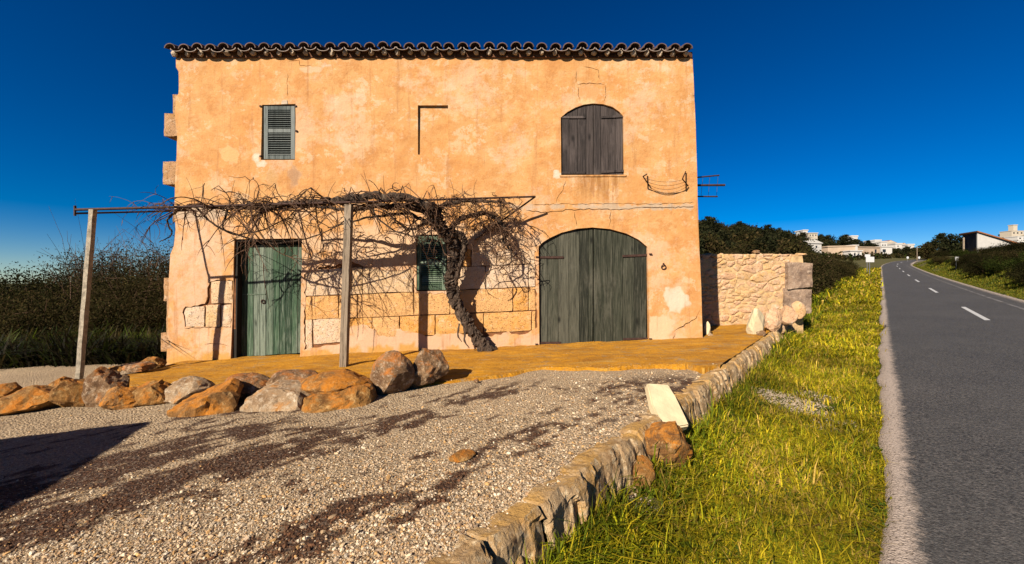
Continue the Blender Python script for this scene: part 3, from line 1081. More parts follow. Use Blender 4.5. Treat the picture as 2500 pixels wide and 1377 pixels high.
cover = np_mesh('cover_tile', cvV, [cvQ], M['tile'], smooth=False)
chan = np_mesh('channel_tile', chV, [chQ], M['tile'], smooth=False)
for me in (cover, chan):
    me.materials.append(M['tilelit'])  # front rims paler than the tile: sunlit edge put into the colour
    for p in me.polygons:
        if p.normal.y < -.8:
            p.material_index = 1
r = random.Random(3)
for k in range(NT_ + 1):
    x = xa + k * sp_ + r.uniform(-.012, .012)
    z = ze + r.uniform(-.006, .010) + .025 * math.sin(math.pi * k / NT_)
    put('cover_tile', cover, roof, (x, YE + r.uniform(-.012, .012), z + .022), (0, r.uniform(-.06, .06), r.uniform(-.03, .03)))
    if k < NT_:
        put('channel_tile', chan, roof, (x + sp_ / 2, YE + .01 + r.uniform(-.012, .012), z + .022), (0, r.uniform(-.05, .05), r.uniform(-.03, .03)))
parts = []
for row in range(1, 15):
    for k in range(NT_ + 1):
        x = xa + k * sp_
        dy = row * .34
        if YE + dy > YF + 3.4:
            continue
        parts.append((cvV[:, :] + np.array([x, YE + dy, ze + .022 + dy * slope + .012]), cvQ))
        if k < NT_:
            parts.append((chV + np.array([x + sp_ / 2, YE + dy, ze + .012 + dy * slope + .012]), chQ))
V, Q = join(parts)
mk('upper_tiles', V, Q, M['tile'], roof, kind='stuff')
zr = ze + 3.2 * slope
mk_py('roof_deck', [(XL, YF + .05, ze - .02), (XR, YF + .05, ze - .02), (XR, YF + 3.2, zr - .05), (XL, YF + 3.2, zr - .05), (XR, YB, ze - .1), (XL, YB, ze - .1)], [[0, 1, 2, 3], [3, 2, 4, 5]], M['terracotta'], roof)
for xs in (XL + .2, XR - .2):
    mk_py('gable', [(xs, YF + .1, ZT - .05), (xs, YF + .1, ze - .03), (xs, YF + 3.2, zr - .06), (xs, YB, ze - .1), (xs, YB, ZT - .05)], [[0, 1, 2, 3, 4]], M['stucco_plain'], roof)
# lime lumps bedding the tiles
bm = bmesh.new()
bmesh.ops.create_icosphere(bm, subdivisions=2, radius=1)
for v in bm.verts:
    v.co *= 1 + random.uniform(-.15, .15)
lump = bpy.data.meshes.new('mortar_lump')
bm.to_mesh(lump)
bm.free()
lump.materials.append(M['tilerim'])
for k in range(NT_ + 1):
    x = xa + k * sp_
    put('mortar_lump', lump, roof, (x, YE + .10, ze - .018 + .025 * math.sin(math.pi * k / NT_)), (0, 0, k), (.052 + r.uniform(-.014, .012), .05, .052 + r.uniform(-.012, .012)))
# timber boards under the tiles
bx = XL - .03
for k in range(5):
    L = (XR - XL) / 5
    me = bev_box('eave_board', L - .006, .09, .10, M['brownwood'], .004, .002)
    put('eave_board', me, roof, (XL + L * (k + .5), YF + .018, fz(142)))

# ------------------------------------------------------------------ doors and shutters
def xz_at(poly_arc, x):
    xs = [fx(a) for a, b in poly_arc]
    zs = [fz(b) for a, b in poly_arc]
    return float(np.interp(x, xs, zs))
def ring_mesh(name, R, r_, mat, n=16, m=6):
    V, Q = [], []
    for i in range(n):
        a = i * 2 * math.pi / n
        for j in range(m):
            b = j * 2 * math.pi / m
            V.append((math.cos(a) * (R + r_ * math.cos(b)), r_ * math.sin(b), math.sin(a) * (R + r_ * math.cos(b))))
    for i in range(n):
        for j in range(m):
            Q.append([i * m + j, ((i + 1) % n) * m + j, ((i + 1) % n) * m + (j + 1) % m, i * m + (j + 1) % m])
    return np_mesh(name, np.array(V), [np.array(Q)], mat, smooth=True)
def boarded(name, edges, arc, zbot, y, mat, hinges, thick=.03, parent=house, label=None):
    """one leaf of upright boards; edges are x positions, arc gives the top"""
    leaf = empty(name, ((edges[0] + edges[-1]) / 2, y, zbot(edges[0])), parent=parent, label=label)
    for k in range(len(edges) - 1):
        a, b = edges[k] + .003, edges[k + 1] - .003
        mid = (a + b) / 2
        yo = y + random.uniform(-.004, .004)
        poly = [(a, zbot(a) + random.uniform(0, .012)), (b, zbot(b) + random.uniform(0, .012)), (b, arc(b)), (mid, arc(mid)), (a, arc(a))]
        mk_py('plank', *prism_xz(poly, yo, yo + thick), mat, leaf, bevel=.003)
    mk_py('ledge', *prism_xz([(edges[0] + .01, zbot(edges[0]) + .2), (edges[-1] - .01, zbot(edges[-1]) + .2), (edges[-1] - .01, min(arc(edges[0]), arc(edges[-1])) - .05), (edges[0] + .01, min(arc(edges[0]), arc(edges[-1])) - .05)], y + thick + .006, y + thick + .03), M['dark'], leaf)
    for (ha, hb, hz, dz) in hinges:
        V, fs = prism_xz([(ha, hz - .021), (hb, hz - .021 + dz), (hb, hz + .021 + dz), (ha, hz + .021)], y - .018, y - .005)
        mk_py('strap_hinge', V, fs, M['iron'] if mat is not M['greywood'] else M['greywood'], leaf, bevel=.003)
    return leaf
# great double door
yg = YF + .055
zb = lambda x: float(np.interp(x, [fx(1317), fx(1586)], [fz(846), fz(834)]))
ar = lambda x: xz_at(DARC, x) - .012
ed = [1317, 1337, 1364, 1390, 1416, 1438, 1449]
boarded('door_leaf', [fx(e) for e in ed], ar, zb, yg, M['green'], [(fx(1314), fx(1377), fz(628), 0), (fx(1314), fx(1370), fz(838), 0)], label='closed green boarded door leaf nearer the vine')
ed = [1451, 1498, 1523, 1551, 1581]
boarded('door_leaf', [fx(e) for e in ed], ar, zb, yg, M['green'], [(fx(1521), fx(1585), fz(625), .02), (fx(1523), fx(1583), fz(829), .01)], label='closed green boarded door leaf nearer the house corner')
for (px_, py_) in ((1311, 629), (1588, 622), (1310, 842), (1588, 829)):
    put('hinge_pin', bev_box('hinge_pin', .05, .03, .025, M['iron'], .004), house, (fx(px_), YF - .01, fz(py_)))
put('iron_ring', ring_mesh('iron_ring', .040, .009, M['iron']), house, (fx(1619), YF - .025, fz(652)), (.15, 0, 0))
put('ring_staple', bev_box('ring_staple', .02, .05, .03, M['iron'], .004), house, (fx(1619), YF - .012, fz(646)))
# upper arched shutters
yw = YF + .035
zbw = lambda x: fz(426)
arw = lambda x: xz_at(WARC, x) - .010
boarded('shutter', [fx(e) for e in (1371, 1390, 1411, 1432, 1449)], arw, zbw, yw, M['greywood'], [(fx(1366), fx(1430), fz(285), 0), (fx(1367), fx(1429), fz(421), 0)], label='grey boarded arched shutter leaf nearer the niche')
boarded('shutter', [fx(e) for e in (1450, 1468, 1486, 1504, 1522)], arw, zbw, yw, M['greywood'], [(fx(1468), fx(1526), fz(285), .02), (fx(1468), fx(1527), fz(419), .02)], label='grey boarded arched shutter leaf nearer the house corner')
mk_py('window_sill', *prism_xz(fpoly([(1366, 428), (1528, 427), (1528, 431), (1366, 432)]), YF - .02, YF + .12), M['stucco_plain'], house)
# low plank door at the left, set deep
yd = YF + .175
def sx(px):
    return (px - 1250) / F * yd
def sz(py):
    return CZ + (688.5 - py) / F * yd
ed = [588, 603, 618.5, 634, 649, 666, 682, 697, 711.5, 726, 742]
boarded('door_leaf', [sx(e) for e in ed], lambda x: sz(598), lambda x: float(np.interp(x, [sx(590), sx(740)], [sz(872), sz(862)])), yd, M['greendoor'], [], .03, label='weathered pale green plank door set deep in the wall')
mk_py('door_rail', *prism_xz([(sx(592), sz(720)), (sx(648), sz(719)), (sx(648), sz(717)), (sx(592), sz(718))], yd - .008, yd - .001), M['greendoor'], house)
put('door_knocker', ring_mesh('door_knocker', .032, .009, M['iron']), house, (sx(643), yd - .016, sz(736)))
SHADE_M = m_planks('reveal_shade', (.018, .016, .012), (.028, .022, .016), (.04, .032, .022), .3)
mk_py('reveal_shade_board', *prism_xz(fpoly([(566, 899), (573.5, 899), (577.5, 586), (572.5, 586)]), YF + .035, YF + .170), SHADE_M, house)  # dark boards added over jamb and head, standing in for the reveal's shade
mk_py('reveal_shade_board', *prism_xz(fpoly([(578, 584.5), (736, 583), (736, 587), (578, 588.5)]), YF + .035, YF + .170), SHADE_M, house)
mk_py('door_lintel', *prism_xz([(fx(560), fz(600)), (fx(750), fz(600)), (fx(750), fz(570)), (fx(560), fz(570))], YF + .215, YF + .28), M['dark'], house)
V, fs = prism_xz(fpoly([(562, 890), (737, 879), (737, 873), (562, 880)]), YF - .06, YF + .165)
mk_py('doorstep', V, fs, M['quoin_band'], house, bevel=.008)
# louvred shutters
def louvre(x0, x1, z0, z1, y, mat, nsl, label, tilt=.62, mids=(.5,)):
    root = empty('louvred_shutter', ((x0 + x1) / 2, y, z0), parent=house, label=label)
    sw = .075
    for a, b in ((x0, x0 + sw), (x1 - sw, x1)):
        mk_py('stile', *prism_xz([(a, z0), (b, z0), (b, z1), (a, z1)], y, y + .035), mat, root, bevel=.004)
    zs = [z0] + [z0 + (z1 - z0) * m for m in mids] + [z1 - .07]
    for z in zs:
        mk_py('rail', *prism_xz([(x0 + sw, z), (x1 - sw, z), (x1 - sw, z + .07), (x0 + sw, z + .07)], y + .002, y + .033), mat, root, bevel=.004)
    me = bev_box('slat', x1 - x0 - 2 * sw + .004, .044, .007, mat, .001)
    for q in range(len(zs) - 1):
        a, b = zs[q] + .07, zs[q + 1]
        n = nsl[q]
        for k in range(n):
            put('slat', me, root, ((x0 + x1) / 2, y + .018, a + (b - a) * (k + .5) / n), (tilt + random.uniform(-.05, .05), 0, random.uniform(-.004, .004)))
    mk_py('backing', *prism_xz([(x0 - .03, z0 - .03), (x1 + .03, z0 - .03), (x1 + .03, z1 + .03), (x0 - .03, z1 + .03)], y + .06, y + .075), M['dark'], root)
    return root
louvre(fx(643), fx(719), fz(388), fz(258), YF + .012, M['shutter'], (10, 9), 'grey green louvred shutter on the upper floor')
louvre(fx(1018), fx(1089), fz(708), fz(576), YF + .012, M['shutter_green'], (11, 10), 'green louvred shutter half hidden by the vine', mids=(.47,))
for (px_, py_) in ((637, 262), (723, 262), (724, 322), (637, 384)):
    put('hinge_pin', bev_box('hinge_pin', .035, .04, .03, M['iron'], .004), house, (fx(px_), YF - .005, fz(py_)))
mk_py('lintel_scar', *prism_xz(fpoly([(689, 246), (702, 245), (704, 255), (687, 256)]), YF - .016, YF + .02), M['tilerim'], house, bevel=.006)

# ------------------------------------------------------------------ pergola frame
pg = empty('pergola', (*P(838, 905, 6.15)[:2], .15), 'vine pergola of two posts and thin iron bars before the house', 'pergola')
def gz(x, y):
    return float(yard_z(x, y))
def post(b0, t0, w_, name, mat, label, rough=.0):
    n = 16
    V = []
    rr = np.random.default_rng(5)
    hw = w_ / 2
    for k in range(n):
        u = k / (n - 1)
        c_ = b0 * (1 - u) + t0 * u
        for (sx_, sy_) in ((-1, -1), (1, -1), (1, 1), (-1, 1)):
            V.append(c_ + np.array([sx_ * hw * (1 + rough * rr.uniform(-1, 1)), sy_ * hw * (1 + rough * rr.uniform(-1, 1)), 0]))
    Q = []
    for k in range(n - 1):
        for j in range(4):
            Q.append([k * 4 + j, k * 4 + (j + 1) % 4, k * 4 + 4 + (j + 1) % 4, k * 4 + 4 + j])
    Q.append([4 * n - 4, 4 * n - 3, 4 * n - 2, 4 * n - 1])
    return mk(name, V, np.array(Q), mat, pg, label=label)
pL0, pL1 = P(193, 930, 6.06), P(227, 512, 6.06)
pM0, pM1 = P(839, 912, 6.14), P(852, 500, 6.2)
post(pL0, pL1, .064, 'post', M['postpale'], 'leaning pale rough post at the far end', .10)
post(pM0, pM1, .100, 'post', M['postwood'], 'weathered square wooden post in the middle', .03)
def bar(a, b, r_, name, sides=6, sag=0.0, n=12, mat='iron'):
    u = np.linspace(0, 1, n)[:, None]
    pts_ = a * (1 - u) + b * u
    pts_[:, 2] -= sag * 4 * u[:, 0] * (1 - u[:, 0])
    V, Q = tube(pts_, r_, sides)
    return V, Q
def bar_obj(a, b, r_, name, parent, sag=0.0, mat='iron', **kw):
    V, Q = bar(a, b, r_, name, 6, sag)
    return mk(name, V, Q, M[mat], parent, smooth=True, **kw)
BL, BM, BR = P(183, 512, 6.05), P(856, 494, 6.2), P(1307, 480, 7.08)
bar_obj(BL, BM, .020, 'front_bar', pg)
bar_obj(BM, BR, .017, 'front_bar', pg)
bar_obj(BL + np.array([0, 0, .06]), BL + np.array([0, 0, -.09]), .016, 'end_stop', pg)
bar_obj(BL + np.array([.01, 0, -.055]), P(475, 514, 7.40), .016, 'cross_bar', pg)
bar_obj(P(518, 503, 6.12) + np.array([0, .0, -.03]), P(730, 514, 7.40), .013, 'cross_bar', pg)
bar_obj(BM + np.array([0, 0, -.03]), P(990, 514, 7.40), .013, 'cross_bar', pg)
bar_obj(BR, P(1160, 586, 7.38), .015, 'cross_bar', pg)

# ------------------------------------------------------------------ grape vine
vine = empty('grape_vine', (*P(1190, 862, 7.12)[:2], .25), 'old bare grape vine with twisted trunk tangled over the pergola', 'vine')
def limb(pts_px, radii, name, n=40, sides=10, wob=.22, bumps=.02, seed=1):
    pts_ = smooth_path([P(*q) for q in pts_px], n)
    rad = np.interp(np.linspace(0, 1, n), np.linspace(0, 1, len(radii)), radii)
    rr = np.random.default_rng(seed)
    pts_ += np.stack([fbm(np.stack([np.arange(n) * .35, np.full(n, 3.3 + s)], -1), 3, 80 + s) - .5 for s in range(3)], -1) * bumps * 2
    lump_ = 1 + .35 * (fbm(np.stack([np.arange(n) * .5, np.full(n, seed * 1.7)], -1), 3, 90) - .5)
    V, Q = tube(pts_, rad * lump_, sides, wob)
    # twist grooves
    k = np.arange(len(V)) % sides
    return mk(name, V, Q, M['bark'], vine, smooth=False), pts_
trunk, tp = limb([(1212, 880, 7.12), (1188, 858, 7.12), (1160, 818, 7.14), (1132, 772, 7.15), (1108, 735, 7.14), (1098, 700, 7.10), (1104, 655, 7.05), (1112, 620, 7.0), (1104, 590, 6.95), (1078, 560, 6.85), (1062, 525, 6.7), (1050, 498, 6.55)],
                 [.17, .12, .105, .098, .093, .086, .084, .09, .108, .104, .092, .078], 'trunk', 90, 16, .34, .04, 2)
limb([(1196, 862, 7.11), (1165, 820, 7.09), (1137, 778, 7.09), (1118, 735, 7.08), (1118, 700, 7.05)], [.085, .055, .05, .04, .02], 'trunk_strand', 40, 9, .4, .03, 3)
limb([(1104, 720, 7.1), (1120, 660, 7.02), (1135, 600, 6.95), (1128, 575, 6.9), (1100, 562, 6.85)], [.03, .045, .05, .05, .04], 'trunk_strand', 34, 9, .35, .02, 4)
limb([(1137, 800, 7.1), (1134, 830, 7.05), (1146, 850, 7.04)], [.02, .018, .006], 'bark_strip', 12, 5, .3, .01, 6)
limb([(1122, 790, 7.1), (1118, 818, 7.05), (1128, 835, 7.04)], [.02, .016, .006], 'bark_strip', 12, 5, .3, .01, 7)
arms = []
arms.append(limb([(1056, 505, 6.6), (1000, 486, 6.45), (930, 478, 6.35), (860, 482, 6.28), (790, 492, 6.25), (720, 500, 6.25), (660, 505, 6.3), (600, 500, 6.3), (520, 503, 6.25), (440, 508, 6.2)], [.065, .060, .058, .060, .055, .050, .040, .028, .018, .010], 'arm', 70, 9, .3, .05, 8)[1])
arms.append(limb([(1066, 525, 6.7), (1000, 505, 6.6), (930, 502, 6.6), (850, 510, 6.7), (760, 505, 6.75), (680, 515, 6.8)], [.05, .045, .04, .03, .02, .012], 'arm', 44, 8, .3, .05, 9)[1])
arms.append(limb([(1090, 570, 6.95), (1120, 540, 7.0), (1165, 522, 7.05), (1205, 528, 7.08), (1232, 560, 7.1), (1228, 590, 7.1), (1252, 625, 7.12), (1222, 660, 7.12)], [.06, .045, .04, .032, .026, .02, .015, .008], 'arm', 54, 8, .3, .04, 10)[1])
arms.append(limb([(1060, 530, 6.75), (1085, 502, 6.75), (1130, 490, 6.85), (1190, 490, 6.95), (1245, 498, 7.0)], [.045, .04, .035, .025, .012], 'arm', 36, 8, .3, .04, 11)[1])
arms.append(limb([(1080, 556, 6.85), (1040, 540, 6.75), (990, 520, 6.7), (900, 530, 6.75), (800, 560, 6.8)], [.04, .03, .025, .018, .008], 'arm', 40, 7, .3, .05, 12)[1])
arms.append(limb([(1062, 520, 6.7), (1010, 560, 6.75), (955, 530, 6.6)], [.03, .022, .01], 'arm', 24, 7, .3, .03, 13)[1])
# named hanging canes
for q in ([(480, 505, 6.3), (520, 545, 6.3), (570, 570, 6.35), (640, 590, 6.4), (700, 592, 6.45), (760, 578, 6.45), (830, 545, 6.4), (872, 500, 6.35)],
          [(560, 500, 6.3), (545, 555, 6.35), (580, 572, 6.4), (640, 560, 6.45), (720, 520, 6.5)],
          [(440, 505, 6.25), (410, 540, 6.25), (420, 570, 6.25), (385, 590, 6.25)],
          [(900, 490, 6.35), (930, 540, 6.4), (1000, 575, 6.5), (1060, 560, 6.6)],
          [(1180, 610, 6.8), (1200, 650, 6.82), (1180, 680, 6.85)]):
    limb(q, [.018, .014, .012, .006], 'cane', 30, 5, .2, .03, len(q))
# twigs
rg = np.random.default_rng(23)
tw = []
def grow(p0, d, L, r0, droop, curl, n=10):
    p_ = np.array(p0, float)
    d = np.array(d, float)
    d /= np.linalg.norm(d) + 1e-9
    out = [p_.copy()]
    ax = rg.normal(size=3)
    for k in range(n):
        d = d + np.array([0, 0, -droop]) / n + np.cross(ax, d) * curl / n + rg.normal(size=3) * .065
        d /= np.linalg.norm(d)
        p_ = p_ + d * L / n
        p_[1] = min(p_[1], 7.33)
        if p_[0] > .16:
            d[0] = -abs(d[0])
        zmax = 2.92 + .05 * math.sin(p_[0] * 3)
        if p_[2] > zmax:
            d[2] = -abs(d[2]) * .6
        out.append(p_.copy())
    V, Q = tube(out, np.linspace(r0, r0 * .3, n + 1), 4 if r0 > .005 else 3)
    return np.array(out), V, Q
T3, T4 = [], []
def add(V, Q, r0):
    (T4 if r0 > .005 else T3).append((V, Q))
def spray(p0, d, L, r0, droop, curl, kids):
    o_, V, Q = grow(p0, d, L, r0, droop, curl)
    add(V, Q, r0)
    for k in range(kids):
        j = rg.integers(2, len(o_) - 1)
        dd = (o_[j] - o_[j - 1]) / np.linalg.norm(o_[j] - o_[j - 1]) + rg.normal(size=3) * .8
        r1 = max(.0044, r0 * .62)
        _, V, Q = grow(o_[j], dd, L * rg.uniform(.25, .6), r1, droop * 1.2, rg.normal() * 1.5, 7)
        add(V, Q, r1)
def from_arm(arm, cnt, L, up, droop, r0=.0105, kids=2, lo=0, hi=1):
    n = len(arm)
    for _ in range(cnt):
        i = int(n * rg.uniform(lo, hi))
        p_ = arm[min(i, n - 1)] + rg.normal(size=3) * np.array([.06, .14, .03])
        d = rg.normal(size=3) * np.array([1.0, .55, .5]) + np.array([0, -.1, up])
        spray(p_, d, L * rg.uniform(.5, 1.3), r0 * rg.uniform(.65, 1.15), droop * rg.uniform(.3, 1.5), rg.normal() * 1.6, kids)
from_arm(arms[0], 105, .50, .12, .9)
from_arm(arms[0], 24, 1.0, -.15, 1.5, .0115)
from_arm(arms[0], 40, .75, .05, 1.2, .0085, 3, .55, 1)
for _ in range(26):
    a = arms[0][rg.integers(4, 68)] if rg.random() < .7 else arms[3][rg.integers(4, 34)]
    o_ = np.linspace(0, 1, 7)[:, None]
    tipv = np.array([rg.normal() * .12, rg.normal() * .05, rg.uniform(.15, .42)])
    V, Q = tube(a + tipv * o_ + np.array([rg.normal() * .08, 0, 0]) * o_ ** 2, np.linspace(.0055, .002, 7), 4)
    T4.append((V, Q))
from_arm(arms[1], 34, .6, .0, 1.0)
from_arm(arms[2], 95, .45, .1, 1.2, .0090, 3)
from_arm(arms[3], 75, .45, .15, 1.2, .0090, 3)
from_arm(arms[4], 18, .6, -.1, 1.4)
from_arm(arms[5], 20, .45, 0, 1.2)
for _ in range(14):                              # long bowed canes under the frame
    a = arms[0][rg.integers(8, 66)]
    spray(a, (rg.normal(), rg.normal() * .3, -.3), rg.uniform(.7, 1.5), .012, 1.2, rg.normal() * 2.0, 4)
for _ in range(16):                              # ends past the house corner
    spray(P(rg.uniform(330, 450), rg.uniform(495, 512), 6.2), (-1 + rg.normal() * .5, rg.normal() * .3, rg.normal() * .5), rg.uniform(.3, .6), .0045, .9, rg.normal() * 1.4, 2)
V4, Q4 = join(T4)
V3, Q3 = join(T3)
mk('twigs', np.vstack([V4, V3]), [Q4, Q3 + len(V4)], M['twig'], vine, kind='stuff')

# ------------------------------------------------------------------ clothes line brackets
cl_ = empty('clothes_line', (*P(1600, 460, 7.3)[:2], P(1600, 460, 7.3)[2]), 'iron clothes line brackets with sagging wires on the house corner', 'clothes line')
A1, A2, A3 = P(1570, 431, 7.18), P(1579, 425, 7.37), P(1590, 460, 7.37)
B1, B2, B3 = P(1666, 437, 7.18), P(1674, 419, 7.37), P(1680, 454, 7.37)
for a, b in ((A1, A2), (A1, A3), (B1, B2), (B1, B3)):
    bar_obj(a, b, .011, 'bracket', cl_)
for u in (.1, .4, .7, .97):
    bar_obj(A1 * (1 - u) + A3 * u, B1 * (1 - u) + B3 * u, .0032, 'wire', cl_, .05 + .06 * u, 'wire')
rk = empty('side_rack', (3.4, 7.9, 3.2), 'three iron bars of a drying rack jutting from the side of the house', 'rack')
e1, e2, e3 = P(1756, 428, 7.75), P(1770, 452, 7.65), P(1752, 480, 7.85)
bar_obj(np.array([3.28, 7.80, P(1697, 436, 7.8)[2]]), e1, .014, 'bar', rk)
bar_obj(np.array([3.28, 7.72, P(1703, 452, 7.7)[2]]), e2, .021, 'bar', rk)
bar_obj(np.array([3.28, 7.88, P(1703, 480, 7.9)[2]]), e3, .014, 'bar', rk)
for u in (.3, .6, .95):
    bar_obj(np.array([3.5, 7.8, 3.45]) * (1 - u) + e1 * u, np.array([3.5, 7.88, 3.14]) * (1 - u) + e3 * u, .003, 'wire', rk, 0, 'wire')

# ------------------------------------------------------------------ rocks
def rock(name, cx, cy, zb, dims, seed, mat, label, group=None, rz=0.0, planes=7, rough=.16, sub=4, tilt=0.0, cat='boulder', sharp=.62, parent=None, smooth=False):
    bm = bmesh.new()
    bmesh.ops.create_icosphere(bm, subdivisions=sub, radius=1)
    co = np.array([v.co[:] for v in bm.verts])
    fc = np.array([[v.index for v in f.verts] for f in bm.faces])
    bm.free()
    rr = np.random.default_rng(seed)
    for _ in range(planes * 2):
        nn = rr.normal(size=3)
        nn /= np.linalg.norm(nn)
        d = rr.uniform(sharp, sharp + .28)
        h = co @ nn
        over = h > d
        co[over] -= nn * ((h[over] - d) * .985)[:, None]
    nrm = co / np.linalg.norm(co, axis=1)[:, None]
    off = rr.random(3) * 50
    rid = np.abs(fbm(co * 2.6 + off, 4, 12) - .5) * 2
    co = co + nrm * ((fbm(co * 1.3 + off, 3, 1) - .5) * rough * 1.3)[:, None] - nrm * (np.clip(.22 - rid, 0, 1) * rough * 1.5)[:, None] + nrm * ((fbm(co * 7 + off, 4, 2) - .5) * rough * .6)[:, None]
    co = co - (co.max(0) + co.min(0)) / 2
    co = co / (co.max(0) - co.min(0))
    if tilt:
        c_, s_ = math.cos(tilt), math.sin(tilt)
        co = np.stack([co[:, 0] * c_ + co[:, 2] * s_, co[:, 1], -co[:, 0] * s_ + co[:, 2] * c_], -1)
        co = co / (co.max(0) - co.min(0))
    co = co * np.array(dims)
    c_, s_ = math.cos(rz), math.sin(rz)
    co = np.stack([co[:, 0] * c_ - co[:, 1] * s_, co[:, 0] * s_ + co[:, 1] * c_, co[:, 2]], -1)
    co[:, 2] -= co[:, 2].min()
    return mk(name, co + np.array([cx, cy, zb]), fc, mat, parent, loc=(cx, cy, zb), smooth=smooth, label=label, cat=None if parent else cat, group=group) if False else finish(bpy.data.objects.new(name, np_mesh(name, co, [fc], mat, None, smooth)), parent, (cx, cy, zb), label, None if parent else cat, group)
GB = 'boulders lined up before the terrace'
def boulder(x0, y0, x1, y1, Y, mat, label, seed, depth=None, sink=.03, **kw):
    w_ = (x1 - x0) / F * Y
    h_ = (y1 - y0) / F * Y
    cx = ((x0 + x1) / 2 - 1250) / F * Y
    zb = CZ + (688.5 - y1) / F * Y
    rock('boulder', cx, Y, zb - sink, (w_ * 1.08, (depth or w_ * .85) * 1.15, h_ * 1.03 + sink), seed, M[mat], label, GB, **kw)
boulder(-60, 940, 30, 1006, 4.72, 'rk_ochre', 'ochre boulder cut by the picture edge, leftmost of the row', 201)
boulder(14, 944, 152, 1010, 4.66, 'rk_ochre', 'wide low ochre boulder, second from the left end of the row', 202, planes=9, sharp=.55)
boulder(128, 920, 168, 958, 5.0, 'rk_rust', 'small pointed ochre rock behind the gap between two low boulders', 203, .22, cat='rock')
boulder(150, 924, 236, 1002, 4.70, 'rk_ochre', 'blocky ochre boulder beneath the leaning pale post', 204, planes=9, sharp=.55)
boulder(226, 896, 310, 1000, 4.80, 'rk_grey', 'tall speckled boulder with a dark right side near the leaning post', 205, planes=8)
boulder(256, 944, 344, 1004, 4.58, 'rk_rust', 'small rust orange boulder in front of the tall speckled one', 206, planes=8)
boulder(332, 928, 432, 1000, 4.72, 'rk_ochre', 'ochre boulder right of the small rust orange one', 207)
boulder(404, 922, 512, 996, 4.80, 'rk_pale', 'rounded pale speckled boulder beside the tilted rust boulder', 208, planes=5)
boulder(462, 930, 606, 1032, 4.42, 'rk_rust', 'big rust brown boulder tilted with a split lower face', 209, .62, planes=9, sharp=.5, tilt=.5)
boulder(548, 914, 668, 1000, 4.78, 'rk_grey', 'dark shaded boulder behind the big tilted rust boulder', 210, planes=7)
boulder(658, 902, 790, 962, 5.0, 'rk_grey', 'low speckled boulder lying behind the pale flat one', 211)
boulder(616, 940, 782, 1022, 4.46, 'rk_pale', 'broad pale whitish boulder with a flat top and pitted face', 212, .6, planes=9, sharp=.52)
boulder(764, 938, 912, 1026, 4.42, 'rk_ochre', 'large square ochre boulder with a rust slab lying on it', 213, .62, planes=10, sharp=.52)
boulder(746, 908, 900, 958, 4.58, 'rk_rust', 'flat rust red slab on top of the square ochre boulder', 214, .6, planes=4, cat='rock')
boulder(912, 858, 1012, 974, 4.80, 'rk_grey', 'tall rounded upright boulder speckled grey and rust', 215, .5, planes=3, sharp=.75, rough=.10)
boulder(1002, 846, 1096, 940, 5.02, 'rk_grey', 'upright blocky boulder with a rust top, last of the row', 216, .46, planes=9, sharp=.5)
for k, (x0, y0, x1, y1, Y, lab) in enumerate(((296, 884, 372, 910, 6.5, 'long dark rock on the ground left of the house corner'), (345, 870, 402, 902, 6.9, 'ochre rock lying against the foot of the house corner'), (268, 893, 305, 910, 6.4, 'small pale rock on the ground behind the leaning post'))):
    w_ = (x1 - x0) / F * Y
    rock('fallen_rock', ((x0 + x1) / 2 - 1250) / F * Y, Y, CZ + (688.5 - y1) / F * Y, (w_, w_ * .7, (y1 - y0) / F * Y), 230 + k, M['rk_ochre' if k else 'rk_grey'], lab, None, cat='rock')
rock('flat_rock', *P(1127, 1166, 2.85)[:2], gz(-.35, 2.85) - .01, (.20, .13, .05), 240, M['rk_ochre'], 'small flat ochre rock half sunk in the gravel', None, rz=.5, cat='rock', sub=3)
rock('grit_rock', *P(1163, 932, 4.95)[:2], gz(-.4, 4.95), (.07, .07, .06), 241, M['rk_grey'], 'small dark stone at the edge of the terrace', None, cat='rock', sub=3)
rock('chip_rock', *P(1035, 975, 4.6)[:2], gz(-1, 4.6), (.10, .06, .02), 242, M['rk_pale'], 'thin flat chip lying on the gravel before the upright boulders', None, cat='rock', sub=2)

# ------------------------------------------------------------------ retaining wall along the yard
rw = empty('retaining_wall', (wall_x(4), 4, -.2), 'low rough stone retaining wall between the gravel yard and the grass', 'wall')
d_ = np.array([.86, 1.0]) / math.hypot(.86, 1)
nrm = np.array([d_[1], -d_[0]])                 # towards the road
def m_ledge():
    t = NT('wall_rock')
    p = t.world()
    st = t.world((4.0, 4.0, 1.6))
    n = t.noise(st, 1.6, 7, .7, .5)
    m2 = t.noise(p, 3, 6, .7)
    up = t.up()
    c = t.mix(t.ramp(n, .36, .56), (.34, .19, .08), (.76, .51, .27))
    c = t.mix(t.ramp(m2, .5, .66), c, (.78, .42, .11))
    c = t.mix(t.ramp(t.noise(p, 20, 5, .7), .52, .66), c, (.94, .72, .44))
    c = t.mix(t.ramp(t.noise(st, 4, 5, .7), .60, .70), c, (.09, .05, .028))
    c = t.mix(t.math('MULTIPLY', t.ramp(up, .6, .9), t.ramp(m2, .38, .6)), c, (.74, .42, .12))
    t.base(c)
    t.rough(.95)
    t.bump(t.math('ADD', t.math('MULTIPLY', n, .5), t.math('MULTIPLY', t.noise(p, 28, 6, .75), .5)), 1.0, .05)
    return t.m
M['ledge'] = m_ledge()
